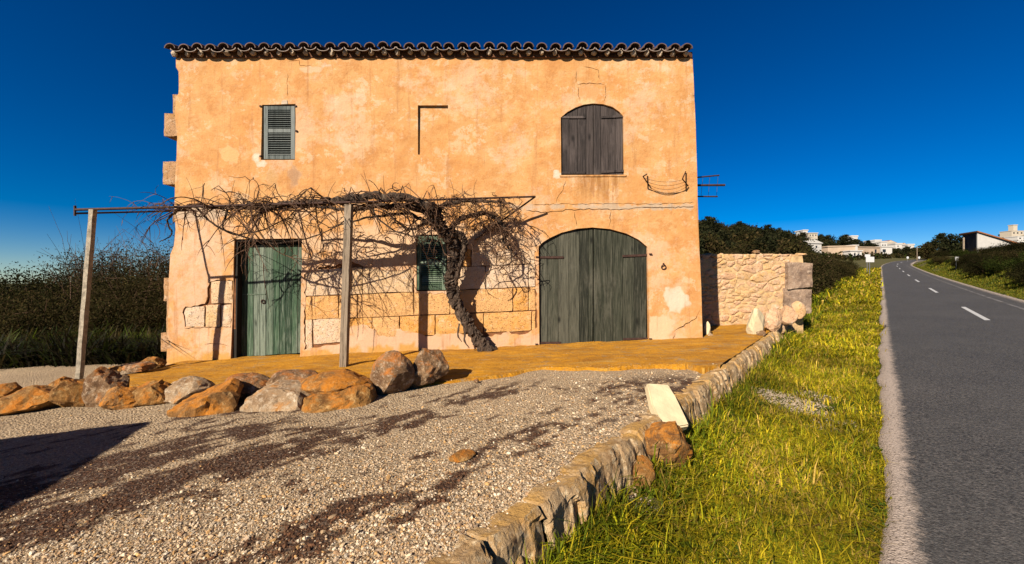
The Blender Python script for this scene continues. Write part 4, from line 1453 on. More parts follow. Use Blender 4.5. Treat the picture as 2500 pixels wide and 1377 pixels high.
def wall_block(u0, u1, seed):
    """u along the wall; a broken, faceted face with a battered foot and an uneven top"""
    rr = np.random.default_rng(seed)
    nu, nv, nt = max(10, int((u1 - u0) / .016)), 26, 7
    us_ = np.linspace(u0, u1, nu)
    e = np.minimum(us_ - u0, u1 - us_)
    pinch = .026 * np.exp(-(e / .010) ** 2)
    c0 = np.array([wall_x(0), 0])[None] + d_[None] * us_[:, None]
    zt = yard_z(c0[:, 0], c0[:, 1]) + .03 + rr.uniform(-.008, .010) + .025 * (fbm(np.stack([us_ * 6, us_ * 0 + seed], -1), 3, 5) - .5) - pinch * .8
    cb_ = c0 + nrm[None] * .3
    zb_ = terrain(cb_[:, 0], cb_[:, 1]) - .08
    v = np.linspace(0, 1, nv)[None, :]
    z = zb_[:, None] + (zt - zb_)[:, None] * v
    U = np.repeat(us_[:, None], nv, 1)
    # facets: nearest of a few random cells, each with its own set-back and tilt
    nc = max(4, int((u1 - u0) * .42 / .022))
    cu, cv = rr.uniform(u0 - .05, u1 + .05, nc), rr.uniform(-.1, .55, nc)
    wob = (fbm(np.stack([U.ravel() * 9, z.ravel() * 9], -1), 3, 6) - .5).reshape(U.shape) * .10
    D = ((U + wob)[..., None] - cu) ** 2 * 1.6 + ((z + wob)[..., None] - cv) ** 2 * .22
    k = D.argmin(-1)
    off_, tu, tv = rr.uniform(-.018, .014, nc), rr.normal(size=nc) * .12, rr.normal(size=nc) * .06
    o = off_[k] + tu[k] * (U - cu[k]) + tv[k] * (z - cv[k])
    o = np.clip(o, -.035, .025)
    o = o + .03 * (fbm(np.stack([U.ravel() * 14, z.ravel() * 11], -1), 4, 8) - .5).reshape(U.shape)
    o = .02 + .085 * (1 - v) + o - pinch[:, None] - .03 * np.clip(v - .88, 0, 1) / .12
    pf = c0[:, None, :] + nrm * o[..., None]
    face = np.concatenate([pf, z[..., None]], -1)
    w_ = (np.arange(nt) + 1) / nt
    o2 = (o[:, -1][:, None]) - .01 - w_[None] * .15
    pt = c0[:, None, :] + nrm * o2[..., None]
    zz = zt[:, None] + .035 * (fbm((pt * 11).reshape(-1, 2), 3, 4) - .5).reshape(nu, nt) * np.minimum(1, w_ * 3)[None] - .03 * w_[None]
    zz[:, -1] -= .09
    top = np.concatenate([pt, zz[..., None]], -1)
    V = np.concatenate([face, top], 1)
    prof = nv + nt
    i_ = np.arange(nu - 1)[:, None] * prof
    j_ = np.arange(prof - 1)[None, :]
    Q = np.stack([i_ + j_, i_ + prof + j_, i_ + prof + j_ + 1, i_ + j_ + 1], -1).reshape(-1, 4)
    return V.reshape(-1, 3), Q
u = .9
sd_ = 300
rr_ = random.Random(4)
us = []
while u < 12.4:
    L = rr_.choice([.4, .65, .9, 1.2, 1.5])
    us.append((u, u + L))
    u += L
for (a, b) in us:
    sd_ += 1
    ym = ((a + b) / 2) * d_[1]
    V, Q = wall_block(a + .002, b - .002, sd_)
    mk('wall_stone', V, Q, M['ledge'], rw, smooth=False)
# slabs tumbled against the wall
V, fs = prism_xz([(-.17, 0), (.16, .02), (.17, .30), (.15, .52), (-.13, .56), (-.20, .28)], -.045, .045)
bm = bmesh.new()
vs_ = [bm.verts.new(v) for v in V]
for f in fs:
    bm.faces.new([vs_[i] for i in f])
bmesh.ops.recalc_face_normals(bm, faces=bm.faces)
bmesh.ops.bevel(bm, geom=list(bm.edges), offset=.014, segments=2, affect='EDGES')
bmesh.ops.triangulate(bm, faces=bm.faces)
bmesh.ops.subdivide_edges(bm, edges=bm.edges, cuts=2, use_grid_fill=True)
cs = np.array([v.co[:] for v in bm.verts])
dn = (fbm(cs * 9, 4, 9) - .5) * .028
for v, q in zip(bm.verts, dn):
    v.co.y += float(q)
slab = bpy.data.meshes.new('pale_slab')
bm.to_mesh(slab)
bm.free()
slab.materials.append(M['rk_slab'])
ps = P(1652, 1052, 3.40)
zz_ = Vector(P(1602, 946, 3.70) - ps).normalized()
xx_ = Vector((.90, .30, .16))
xx_ = (xx_ - zz_ * xx_.dot(zz_)).normalized()
yy_ = zz_.cross(xx_)
Rm = Matrix((xx_, yy_, zz_)).transposed()
put('pale_slab', slab, None, ps, Rm.to_euler(), (.70, 1, .80), label='cream stone slab leaning on the retaining wall above the grass', cat='slab')
rock('rust_rock', *P(1622, 1120, 3.18)[:2], float(terrain(1.2, 3.18)) - .05, (.44, .40, .42), 251, M['rk_rust'], 'large rust and ochre rock in the grass below the leaning slab', None, planes=8, cat='rock')
rock('rust_rock', *P(1565, 1140, 2.92)[:2], float(terrain(.92, 2.92)) - .04, (.22, .22, .24), 252, M['rk_ochre'], 'smaller rust rock wedged between the wall and the larger rock', None, planes=7, cat='rock', sub=3)

# ------------------------------------------------------------------ rubble wall behind the yard
YR = 9.05
bw = empty('rubble_wall', (5.2, YR + .2, .4), 'pale rubble stone wall with grey corner blocks right of the house', 'wall')
bl = [(1690, 634), (1765, 628), (1835, 628), (1900, 627), (1960, 624), (1962, 640), (1962, 848), (1690, 848)]
core = [tuple(P(a, b, YR)[[0, 2]]) for a, b in bl]
mk_py('masonry_core', *prism_xz(core, YR + .014, YR + .42), M['rubble_mortar'], bw)
rr = random.Random(12)
def half_clip(poly, px, py, nx, ny_):
    out = []
    for k in range(len(poly)):
        a, b = poly[k], poly[(k + 1) % len(poly)]
        da = (a[0] - px) * nx + (a[1] - py) * ny_
        db = (b[0] - px) * nx + (b[1] - py) * ny_
        if da <= 0:
            out.append(a)
        if (da < 0) != (db < 0) and abs(da - db) > 1e-9:
            t_ = da / (da - db)
            out.append((a[0] + (b[0] - a[0]) * t_, a[1] + (b[1] - a[1]) * t_))
    return out
seeds = []
AX = 1.55                                     # stones lie longer than high
tries = 0
while tries < 4000:
    tries += 1
    q = (rr.uniform(1690, 1935) / AX, rr.uniform(622, 846))
    mind = rr.choice((6, 8, 12, 17, 22))
    if all(math.hypot(q[0] - p_[0], q[1] - p_[1]) > max(mind, p_[2]) for p_ in seeds):
        seeds.append((*q, mind))
for n_, (qx, qy, _) in enumerate(seeds):
    poly = [(1690 / AX, 620), (1936 / AX, 620), (1936 / AX, 848), (1690 / AX, 848)]
    for m_, (rx, ry_, _) in enumerate(seeds):
        if m_ != n_ and math.hypot(rx - qx, ry_ - qy) < 60:
            poly = half_clip(poly, (qx + rx) / 2, (qy + ry_) / 2, rx - qx, ry_ - qy)
    if len(poly) < 3:
        continue
    poly = [(x * AX, y) for x, y in poly]
    cx_, cy_ = sum(p_[0] for p_ in poly) / len(poly), sum(p_[1] for p_ in poly) / len(poly)
    # round the corners a little and leave a joint
    fine_ = []
    for k in range(len(poly)):
        a, b = poly[k], poly[(k + 1) % len(poly)]
        for t_ in (.18, .5, .82):
            fine_.append((a[0] + (b[0] - a[0]) * t_ + rr.uniform(-.8, .8), a[1] + (b[1] - a[1]) * t_ + rr.uniform(-.8, .8)))
    def shr(p_, d):
        L = math.hypot(p_[0] - cx_, p_[1] - cy_) + 1e-6
        return (cx_ + (p_[0] - cx_) * max(.3, 1 - d / L), cy_ + (p_[1] - cy_) * max(.3, 1 - d / L))
    yo = YR + rr.uniform(-.014, .014)
    tl_ = rr.uniform(-.0011, .0011), rr.uniform(-.0011, .0011)
    V, n = [], len(fine_)
    for d, yy_d in ((.2, .07), (.7, .016), (3.6, .0)):
        for p_ in fine_:
            s_ = shr(p_, d)
            yq = yo + yy_d + (0 if d < 1 else (s_[0] - cx_) * tl_[0] + (s_[1] - cy_) * tl_[1] + rr.uniform(-.005, .005))
            w3 = P(s_[0], s_[1], YR)
            V.append((w3[0], yq, w3[2]))
    w3 = P(cx_, cy_, YR)
    V.append((w3[0], yo - .006, w3[2]))
    fs = []
    for r_ in range(2):
        for k in range(n):
            k2 = (k + 1) % n
            fs.append([r_ * n + k, r_ * n + k2, (r_ + 1) * n + k2, (r_ + 1) * n + k])
    for k in range(n):
        fs.append([2 * n + k, 2 * n + (k + 1) % n, 3 * n])
    mk_py('stone', V, fs, M['rubble'], bw)
sd_ = 400
for (x0, y0, x1, y1, off) in ((1917, 640, 1976, 706, -.10), (1912, 704, 1977, 770, -.06)):
    sd_ += 1
    a = P((x0 + x1) / 2, y1, YR)
    w_, h_ = (x1 - x0) / F * YR, (y1 - y0) / F * YR
    rock('corner_block', a[0], YR + .2 + off, a[2], (w_, .55, h_ * 1.02), sd_, M['greystone'], 'big grey streaked corner block', None, planes=0, sub=4, parent=bw, rough=.05) if False else None
    V, Q = ashlar_mesh('corner_block', [((x0 - 1250) / F * YR / YF * F + 1250, 688.5 + (y0 - 688.5) * YR / YF), ((x1 - 1250) / F * YR / YF * F + 1250, 688.5 + (y0 - 688.5 + 3) * YR / YF), ((x1 - 1250) / F * YR / YF * F + 1250, 688.5 + (y1 - 688.5 - 6) * YR / YF), ((x0 - 1250) / F * YR / YF * F + 1250, 688.5 + (y1 - 688.5) * YR / YF)], YR + off, .5, sd_, None, .02, 12)
    mk('corner_block', V, Q, M['greystone'], bw, label='big grey streaked dressed block at the wall end')
for k in range(15):
    px = 1715 + k * 17 + rr.uniform(-5, 5)
    a = P(px, 630, YR + .15)
    rock('coping_stone', a[0], YR + .16, a[2], (rr.uniform(.14, .24), .30, rr.uniform(.07, .12)), 490 + k, M['rubble'], None, None, planes=7, sub=2, sharp=.5, rough=.1, parent=bw)
rock('cap_stone', *P(1845, 622, YR + .1)[:2], P(1845, 620, YR + .1)[2], (.19, .16, .09), 461, M['rk_grey'], 'loose grey stone lying on top of the rubble wall', None, cat='rock', sub=3)
# stones of the yard's far corner
def yard_rock(px, pytop, pybot, wpx, Y, mat, lab, seed, depth=None, **kw):
    a = P(px, pybot, Y)
    rock('standing_stone', a[0], Y, a[2], (wpx / F * Y, depth or wpx / F * Y * .8, (pybot - pytop) / F * Y), seed, M[mat], lab, None, cat='stone', sub=4, **kw)
yard_rock(1846, 752, 834, 40, 7.55, 'rk_slab', 'upright cream stone standing at the corner of the terrace', 470, planes=8, sharp=.5, rough=.08)
yard_rock(1888, 752, 812, 44, 7.9, 'rubble', 'pale squat stone behind the upright cream one', 471, planes=7)
yard_rock(1858, 806, 824, 22, 7.4, 'rk_grey', 'small round grey stone at the foot of the upright cream one', 472, planes=3, rough=.08)
yard_rock(1726, 784, 832, 16, 7.75, 'rk_slab', 'thin pointed white splinter of stone beside the house corner', 473, planes=6)
yard_rock(1735, 812, 834, 14, 7.6, 'rk_pale', 'small pale stone beside the pointed splinter', 474, planes=6)
for k, (px, py, Y, wd, h) in enumerate(((1925, 745, 8.5, .5, .42), (1950, 735, 8.9, .4, .40), (1900, 790, 8.1, .3, .26))):
    a = P(px, py + h / Y * F, Y)
    rock('wall_stone', a[0], Y, a[2], (wd * .6, wd * .7, h), 480 + k, M['rubble'], None, None, planes=7, sub=3, parent=rw, rz=.7)

# ------------------------------------------------------------------ leaves and shrubs
def leaf_quads(C, size, rg_, upb=.3, aspect=.5):
    n = len(C)
    a = rg_.normal(size=(n, 3))
    a[:, 2] += upb
    a /= np.linalg.norm(a, axis=1)[:, None]
    b = np.cross(a, rg_.normal(size=(n, 3)))
    b /= np.linalg.norm(b, axis=1)[:, None] + 1e-9
    s = (np.asarray(size) * rg_.uniform(.6, 1.35, n))[:, None]
    V = np.stack([C - a * s, C + b * s * aspect, C + a * s, C - b * s * aspect], 1).reshape(-1, 3)
    Q = np.arange(4 * n).reshape(n, 4)
    return V, Q
def tint(n, pal, rg_, k=4, jitter=.25):
    pal = np.array(pal)
    c = pal[rg_.integers(0, len(pal), n)] * (1 + (rg_.random((n, 1)) - .5) * 2 * jitter)
    return np.repeat(c, k, 0)
def shrub_parts(seed, w_, h_, n, size, pal, twiggy=.3, bare=.25, clumps=34, low=.12):
    """crown centred on x,y 0 standing on z 0; stems and leafy clumps with gaps"""
    rg_ = np.random.default_rng(seed)
    cc = []
    while len(cc) < clumps:
        p = rg_.uniform(-1, 1, 3)
        r = np.linalg.norm(p)
        if r > 1 or r < .35:
            continue
        p = p * np.array([w_ / 2, w_ / 2, h_ * .5]) * rg_.uniform(.75, 1.05)
        p[2] += h_ * .5
        if p[2] > h_ * low:
            cc.append(p)
    cc = np.array(cc)
    sz = rg_.uniform(.10, .24, clumps) * min(w_, h_)
    wt = sz ** 2
    k = rg_.choice(clumps, n, p=wt / wt.sum())
    C = cc[k] + rg_.normal(size=(n, 3)) * sz[k][:, None] * np.array([.8, .8, .6])
    C[:, 2] = np.abs(C[:, 2])
    V, Q = leaf_quads(C, size, rg_)
    ct = rg_.uniform(.55, 1.35, clumps)
    col = tint(n, pal, rg_) * np.repeat(ct[k], 4)[:, None]
    tw_ = []
    for q in range(clumps):
        base = np.array([rg_.normal() * .08 * w_, rg_.normal() * .08 * w_, 0])
        m = base * .4 + cc[q] * .5 + rg_.normal(size=3) * .06 * w_
        end = cc[q] + (cc[q] - base) * rg_.uniform(.05, .25)
        pts_ = smooth_path([base, m, end], 7)
        tw_.append(tube(pts_, np.linspace(.018, .005, 7) * max(1, h_ / 2.2), 4))
        for _ in range(int(6 * twiggy)):
            st = pts_[rg_.integers(3, 7)]
            e = st + rg_.normal(size=3) * .14 * h_ + np.array([0, 0, .08 * h_])
            tw_.append(tube(np.array([st, (st + e) / 2 + rg_.normal(size=3) * .03, e]), [.006, .005, .003], 3 if False else 4))
    TV_, TQ_ = join(tw_)
    return (V, Q, col), (TV_, TQ_)
def shrub_mesh(seed, *a, **k):
    (V, Q, c_), (TV_, TQ_) = shrub_parts(seed, *a, **k)
    return np_mesh('crown', V, [Q], M['foliage'], c_), np_mesh('stems', TV_, [TQ_], M['twig'])
DARK = [(.022, .024, .007), (.034, .034, .009), (.045, .036, .011), (.018, .016, .006)]
OLIVE = [(.050, .045, .014), (.070, .055, .018), (.036, .034, .010), (.085, .058, .024)]
SILV = [(.090, .080, .045), (.060, .054, .028), (.12, .105, .07), (.045, .036, .016)]
GREEN = [(.040, .060, .010), (.055, .075, .012), (.030, .042, .010), (.075, .085, .016)]
def place_shrub(name, me, px, Y, scale, rz, label, group, sink=.05, cat='shrub', z=None):
    x = (px - 1250) / F * Y
    zz = float(terrain(x, Y)) - sink if z is None else z
    root = empty(name, (x, Y, zz), label, cat, group)
    root.rotation_euler = (0, 0, rz)
    root.scale = scale
    for nm, m_ in (('crown', me[0]), ('stems', me[1])):
        o = bpy.data.objects.new(nm, m_)
        COL.objects.link(o)
        o.parent = root
    return root
# left of the house
sA = shrub_mesh(501, 3.4, 2.6, 24000, .036, DARK, clumps=40, low=.02)
sB = shrub_mesh(502, 2.8, 3.0, 20000, .034, OLIVE, twiggy=1, clumps=36, low=.05)
sC = shrub_mesh(503, 2.4, 3.2, 9000, .032, SILV, twiggy=2, clumps=40, low=.35)
sD = shrub_mesh(504, 3.0, 2.2, 22000, .036, OLIVE, clumps=36, low=.02)
GL = 'dark thicket left of the house'
for k, (me, px, Y, s, top, lab) in enumerate((
        (sA, -60, 13.0, 1.0, 642, 'dark dense shrub cut by the left picture edge'),
        (sA, 70, 14.5, 1.0, 630, 'dark rounded shrub, highest of the dark ones left of the leaning post'),
        (sA, 165, 12.5, 1.0, 652, 'low dark shrub directly left of the leaning post'),
        (sD, 20, 11.0, .9, 668, 'low olive shrub at the far left in front of the dark ones'),
        (sC, 232, 15.5, 1.0, 606, 'silvery feathery shrub just right of the leaning post'),
        (sC, 310, 16.5, 1.0, 604, 'silvery feathery shrub between two others behind the pergola end'),
        (sC, 395, 15.0, 1.1, 592, 'tallest silvery shrub against the house corner'),
        (sB, 255, 12.6, .95, 640, 'brown olive shrub right of the leaning post'),
        (sB, 345, 12.8, .95, 636, 'brown olive twiggy shrub next to the house corner'),
        (sB, 420, 12.2, .95, 622, 'brown olive shrub partly hidden by the house corner'),
        (sD, 110, 10.4, .8, 690, 'low olive shrub in front of the dark thicket'),
        (sD, 300, 10.8, .8, 690, 'low olive shrub behind the tall weeds near the house'))):
    x = (px - 1250) / F * Y
    zt = CZ + (688.5 - top - (10 if me is not sC else -6)) / F * Y
    zb = float(terrain(x, Y)) - .05
    H = (1.12 if me is not sC else 1.02) * {id(sA): 2.6, id(sB): 3.0, id(sC): 3.2, id(sD): 2.2}[id(me)]
    place_shrub('shrub', me, px, Y, (s, s, (zt - zb) / H), k * 1.3, lab, GL)
# tall weeds below them
rg = np.random.default_rng(61)
def blades(B, H, W, lean, cols, rg_, bend=.5):
    n = len(B)
    a = rg_.uniform(0, 2 * math.pi, n)
    dv = np.stack([np.cos(a), np.sin(a), 0 * a], -1)
    sv = np.stack([-np.sin(a), np.cos(a), 0 * a], -1)
    l = (lean * rg_.uniform(.2, 1.4, n))[:, None]
    H = H[:, None]
    W = W[:, None]
    mid = B + np.array([0, 0, 1]) * H * .55 + dv * H * l * .35
    tip = B + np.array([0, 0, 1]) * H * (1 - .35 * np.minimum(l, 1.5)) + dv * H * l * (1 + 0 * l)
    V = np.stack([B - sv * W, B + sv * W, mid + sv * W * .8, mid - sv * W * .8, tip], 1).reshape(-1, 3)
    o = np.arange(n)[:, None] * 5
    T = np.concatenate([o + np.array([[0, 1, 2]]), o + np.array([[0, 2, 3]]), o + np.array([[3, 2, 4]])])
    return V, T, np.repeat(cols, 5, 0)
n = 26000
Yb = rg.uniform(7.6, 13.5, n)
Xb = rg.uniform(-1.32, -.80, n) * Yb
kp = (Xb < -6.25) & (Yb > 7.7 + .16 * np.abs(Xb + 6.2) * 0 + .25 * (fbm(np.stack([Xb, Yb], -1), 3, 4) - .5))
Xb, Yb = Xb[kp], Yb[kp]
n = len(Xb)
Hb = rg.uniform(.25, .95, n) * (.5 + fbm(np.stack([Xb * .7, Yb * .7], -1), 3, 14))
pal = np.array([(.05, .075, .010), (.11, .14, .015), (.026, .024, .008), (.12, .085, .028), (.05, .038, .012)])
cb = pal[rg.integers(0, 5, n)] * rg.uniform(.6, 1.3, (n, 1)) * (.35 + .65 * sstep(7.9, 9.2, Yb))[:, None]
V, T, C = blades(np.stack([Xb, Yb, np.maximum(terrain(Xb, Yb), yard_z(Xb, Yb) - .1) - .03], -1), Hb, rg.uniform(.006, .026, n), np.full(n, .95), cb, rg)
mk('weeds', V, T, M['grass'], loc=(-10, 10, 0), col=C, label='tall dark weeds and grass left of the house', cat='weeds', kind='stuff')
for k, (px, py, Y, h) in enumerate(((345, 850, 8.6, .5), (378, 846, 8.5, .7), (388, 842, 8.6, .62), (315, 862, 8.4, .4))):
    pass

# ------------------------------------------------------------------ verge grass
rg = np.random.default_rng(71)
def verge(n, ya, yb, pw, seed):
    rg_ = np.random.default_rng(seed)
    u_ = rg_.random(n)
    Y = (ya ** (1 - pw) + u_ * (yb ** (1 - pw) - ya ** (1 - pw))) ** (1 / (1 - pw))
    x0 = wall_x(Y) + .08
    x0 = np.where(Y > 9.3, np.maximum(wall_x(9.3) + .3 + (Y - 9.3) * .80 - .2, .9 * Y - 3.2), x0)
    x1 = .9 * Y + .09 + road_bend(Y)
    t_ = rg_.random(n)
    X = x0 + (x1 - x0) * t_ + np.where(t_ > .93, np.abs(rg_.normal(size=n)) * .05, 0)
    return X, Y, t_, rg_
Vs, Ts, Cs, off = [], [], [], 0
for (n, ya, yb, pw, seed, hs, ws) in ((150000, 1.25, 7.0, 1.25, 1, 1.0, 1.0), (56000, 7.0, 16, 1.3, 2, 1.25, 1.9), (40000, 16, 62, 1.4, 3, 2.0, 4.5)):
    X, Y, t_, rg_ = verge(n, ya, yb, pw, seed)
    dens = fbm(np.stack([X * 2.2, Y * 2.2], -1), 4, 33)
    bare = np.zeros(n)
    for (bx, by, br) in ((P(1935, 960, 4.9)[0], 4.9, .38), (P(1560, 1235, 2.62)[0], 2.62, .15), (P(1880, 950, 5.0)[0], 5.0, .25), (P(1985, 940, 5.1)[0], 5.1, .25)):
        bare = np.maximum(bare, sstep(1.25, .6, np.hypot(X - bx, (Y - by) * .8) / br + (dens - .5) * 1.5))
    edge = sstep(.93, 1.0, t_) * .75
    kp = rg_.random(n) > np.maximum(np.maximum(bare * .97, edge * .6), .75 * sstep(.44, .36, dens))
    X, Y, t_, dens = X[kp], Y[kp], t_[kp], dens[kp]
    n = len(X)
    big = fbm(np.stack([X * .8, Y * .8], -1), 3, 37)
    nearwall = sstep(.30, .0, t_)
    H = (.03 + .12 * rg_.random(n) ** 2) * (.4 + 1.2 * big) * hs * (1 + 1.1 * nearwall * rg_.random(n)) * (1 - .35 * sstep(.8, 1, t_))
    tall = rg_.random(n) < .012
    H = np.where(tall, H * 2.0, H)
    pal = np.array([(.44, .41, .012), (.22, .26, .010), (.62, .47, .020), (.11, .15, .009), (.66, .44, .09)])
    wts = np.stack([np.full(n, .34), .16 + .5 * nearwall + .3 * (big < .45), .26 * np.ones(n) + .25 * t_, .08 + .35 * nearwall, .06 + .30 * sstep(.52, .62, fbm(np.stack([X * 1.9, Y * 1.9], -1), 3, 43))], -1)
    wts /= wts.sum(1, keepdims=True)
    idx = (rg_.random((n, 1)) > np.cumsum(wts, 1)).sum(1).clip(0, 4)
    pat = sstep(.40, .62, fbm(np.stack([X * 1.5, Y * 1.5], -1), 4, 39))[:, None]
    col = pal[idx] * rg_.uniform(.5, 1.3, (n, 1)) * (.80 + .6 * pat)
    B = np.stack([X, Y, terrain(X, Y) - .012], -1)
    V, T, C = blades(B, H, rg_.uniform(.0018, .0056, n) * ws * (1 + .15 * Y / 3), np.full(n, 1.0), col, rg_)
    Vs.append(V)
    Ts.append(T + off)
    Cs.append(C)
    off += len(V)
# broad leaved weeds among the blades
rg_ = np.random.default_rng(75)
wx_, wy_ = [], []
for _ in range(130):
    y = 1.6 * (9 / 1.6) ** rg_.random()
    x = wall_x(y) + .12 + (.9 * y + .05 - wall_x(y)) * rg_.random() ** (1 if rg_.random() < .6 else .2)
    wx_.append(np.full(16, x) + rg_.normal(size=16) * .02)
    wy_.append(np.full(16, y) + rg_.normal(size=16) * .02)
X, Y = np.concatenate(wx_), np.concatenate(wy_)
n = len(X)
pal = np.array([(.10, .17, .012), (.16, .22, .014), (.07, .11, .010), (.24, .24, .02)])
col = np.repeat(pal[rg_.integers(0, 4, n // 16)], 16, 0) * rg_.uniform(.7, 1.3, (n, 1))
V, T, C = blades(np.stack([X, Y, terrain(X, Y) - .005], -1), rg_.uniform(.05, .12, n), rg_.uniform(.006, .014, n), np.full(n, 1.5), col, rg_)
Vs.append(V)
Ts.append(T + off)
Cs.append(C)
mk('grass', np.concatenate(Vs), np.concatenate(Ts), M['grass'], loc=(3, 4, 0), col=np.concatenate(Cs), label='olive green grass on the verge between wall and road', cat='grass', kind='stuff')
# grass of the far roadside
n = 30000
rg_ = np.random.default_rng(73)
Y = 9 * (75 / 9) ** rg_.random(n)
s_ = 4.0 + rg_.random(n) ** 1.5 * 2.6
X = .9 * Y + .08 + road_bend(Y) + s_ / .743
H = rg_.uniform(.08, .34, n) * sstep(4.0, 5.2, s_) + .06
pal = np.array([(.22, .22, .012), (.14, .17, .012), (.30, .24, .03), (.09, .12, .012)])
V, T, C = blades(np.stack([X, Y, terrain(X, Y) - .02], -1), H, rg_.uniform(.008, .02, n) * (1 + Y / 25), np.full(n, .6), pal[rg_.integers(0, 4, n)] * rg_.uniform(.6, 1.3, (n, 1)), rg_)
mk('roadside_grass', V, T, M['grass'], loc=(20, 20, 1), col=C, label='yellow green grass along the far side of the road', cat='grass', kind='stuff')

# ------------------------------------------------------------------ gravel stones
def pebbles(n, seed, smin, smax, ya, yb, pw, name):
    rg_ = np.random.default_rng(seed)
    Y = (ya ** (1 - pw) + rg_.random(n) * (yb ** (1 - pw) - ya ** (1 - pw))) ** (1 / (1 - pw))
    x0 = -1.40 * Y - .8
    x1 = wall_x(Y) - .10
    X = x0 + (x1 - x0) * rg_.random(n)
    kp = Y < np.where(X > -6, np.interp(X, TFX, TFY), 7.0) + .07 * rg_.normal(size=n) + np.where(rg_.random(n) < .06, rg_.random(n) ** 2 * 1.3, 0)
    X, Y = X[kp], Y[kp]
    dmk = dark_mask(X, Y)
    kp = rg_.random(len(X)) > dmk * .45
    X, Y, dmk = X[kp], Y[kp], dmk[kp]
    n = len(X)
    S = smin * (smax / smin) ** (rg_.random(n) ** 1.7)
    right = sstep(-3.0, .6, X - wall_x(Y) + 1.8)
    S = S * (.62 + .5 * right)
    ico = np.array([(0, 0, 1), (.894, 0, .447), (.276, .851, .447), (-.724, .526, .447), (-.724, -.526, .447), (.276, -.851, .447),
                    (.724, .526, -.447), (-.276, .851, -.447), (-.894, 0, -.447), (-.276, -.851, -.447), (.724, -.526, -.447)])
    tri = np.array([(0, 1, 2), (0, 2, 3), (0, 3, 4), (0, 4, 5), (0, 5, 1), (1, 6, 2), (2, 6, 7), (2, 7, 3), (3, 7, 8), (3, 8, 4), (4, 8, 9), (4, 9, 5), (5, 9, 10), (5, 10, 1), (1, 10, 6)])
    sh = ico[None] * (1 + (rg_.random((n, 11, 1)) - .5) * .5)
    sc = np.stack([rg_.uniform(.7, 1.4, n), rg_.uniform(.6, 1.0, n), rg_.uniform(.4, .8, n)], -1) * S[:, None]
    sh = sh * sc[:, None, :]
    a = rg_.uniform(0, 2 * math.pi, n)
    t1 = rg_.normal(size=n) * .35
    c_, s_ = np.cos(a)[:, None], np.sin(a)[:, None]
    x, y, z = sh[:, :, 0], sh[:, :, 1], sh[:, :, 2]
    z = z + x * np.tan(t1)[:, None] * .6
    R = np.stack([x * c_ - y * s_, x * s_ + y * c_, z], -1)
    pos = np.stack([X, Y, yard_z(X, Y) + np.where((X > -6) & (Y > np.interp(X, TFX, TFY)), .05, ywob(X, Y)) + sc[:, 2] * .35], -1)
    V = (R + pos[:, None, :]).reshape(-1, 3)
    T = (tri[None] + (np.arange(n) * 11)[:, None, None]).reshape(-1, 3)
    pal = np.array([(.80, .57, .34), (.68, .46, .26), (.90, .70, .47), (.46, .28, .15), (.96, .80, .58), (.68, .39, .15), (.58, .42, .28)])
    col = pal[rg_.integers(0, 7, n)] * rg_.uniform(.75, 1.5, (n, 1))
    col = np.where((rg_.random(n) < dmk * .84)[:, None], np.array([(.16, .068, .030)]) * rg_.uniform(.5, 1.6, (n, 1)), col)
    return V, T, np.repeat(col, 11, 0)
A = pebbles(94000, 5, .0030, .0075, 1.5, 7.5, 1.35, 'a')
B = pebbles(9000, 6, .006, .014, 1.5, 7.0, 1.4, 'b')
V = np.concatenate([A[0], B[0]])
T = np.concatenate([A[1], B[1] + len(A[0])])
mk('gravel', V, T, M['pebble'], loc=(0, 3, .2), col=np.concatenate([A[2], B[2]]), label='pale loose gravel strewn over the yard', cat='gravel', kind='stuff')

# ------------------------------------------------------------------ trees and hedges beyond
def tree_mesh(seed, w_, h_, n, size, pal, trunk=.25):
    rg_ = np.random.default_rng(seed)
    cl_n = 26
    cc = []
    while len(cc) < cl_n:
        p = rg_.uniform(-1, 1, 3)
        if np.linalg.norm(p) > 1 or np.linalg.norm(p) < .3:
            continue
        cc.append(p * np.array([w_ / 2, w_ / 2, h_ * (1 - trunk) / 2]) + np.array([0, 0, h_ * (1 + trunk) / 2]))
    cc = np.array(cc)
    sz = rg_.uniform(.10, .22, cl_n) * w_
    k = rg_.integers(0, cl_n, n)
    C = cc[k] + rg_.normal(size=(n, 3)) * sz[k][:, None] * np.array([.7, .7, .5])
    C[:, 2] = np.maximum(C[:, 2], .1)
    V, Q = leaf_quads(C, size, rg_)
    col = tint(n, pal, rg_) * np.repeat(rg_.uniform(.55, 1.4, cl_n)[k], 4)[:, None]
    tr = [tube(smooth_path([(0, 0, -.3), (rg_.normal() * .1, rg_.normal() * .1, h_ * .3), (rg_.normal() * .3, rg_.normal() * .3, h_ * .7)], 8), np.linspace(.16, .05, 8) * h_ / 5, 6)]
    for q in range(8):
        tr.append(tube(smooth_path([(0, 0, h_ * rg_.uniform(.2, .45)), cc[q] * .6 + np.array([0, 0, h_ * .15]), cc[q]], 6), np.linspace(.07, .02, 6) * h_ / 5, 5))
    TV_, TQ_ = join(tr)
    return np_mesh('crown', V, [Q], M['foliage'], col), np_mesh('trunk', TV_, [TQ_], M['twig'])
PINE = [(.026, .032, .012), (.038, .042, .015), (.020, .022, .010), (.055, .052, .022)]
tA = tree_mesh(601, 5.5, 6.0, 2600, .30, PINE, .2)
tB = tree_mesh(602, 7.0, 5.2, 2800, .32, OLIVE, .12)
tC = tree_mesh(603, 4.2, 7.5, 2200, .28, PINE, .3)
def place_tree(name, me, x, y, s, rz, label, group, sz_=1.0):
    root = empty(name, (x, y, float(terrain(x, y)) - .1), label, 'tree', group)
    root.rotation_euler = (0, 0, rz)
    root.scale = (s, s, s * sz_)
    for nm, m_ in (('crown', me[0]), ('trunk', me[1])):
        o = bpy.data.objects.new(nm, m_)
        COL.objects.link(o)
        o.parent = root
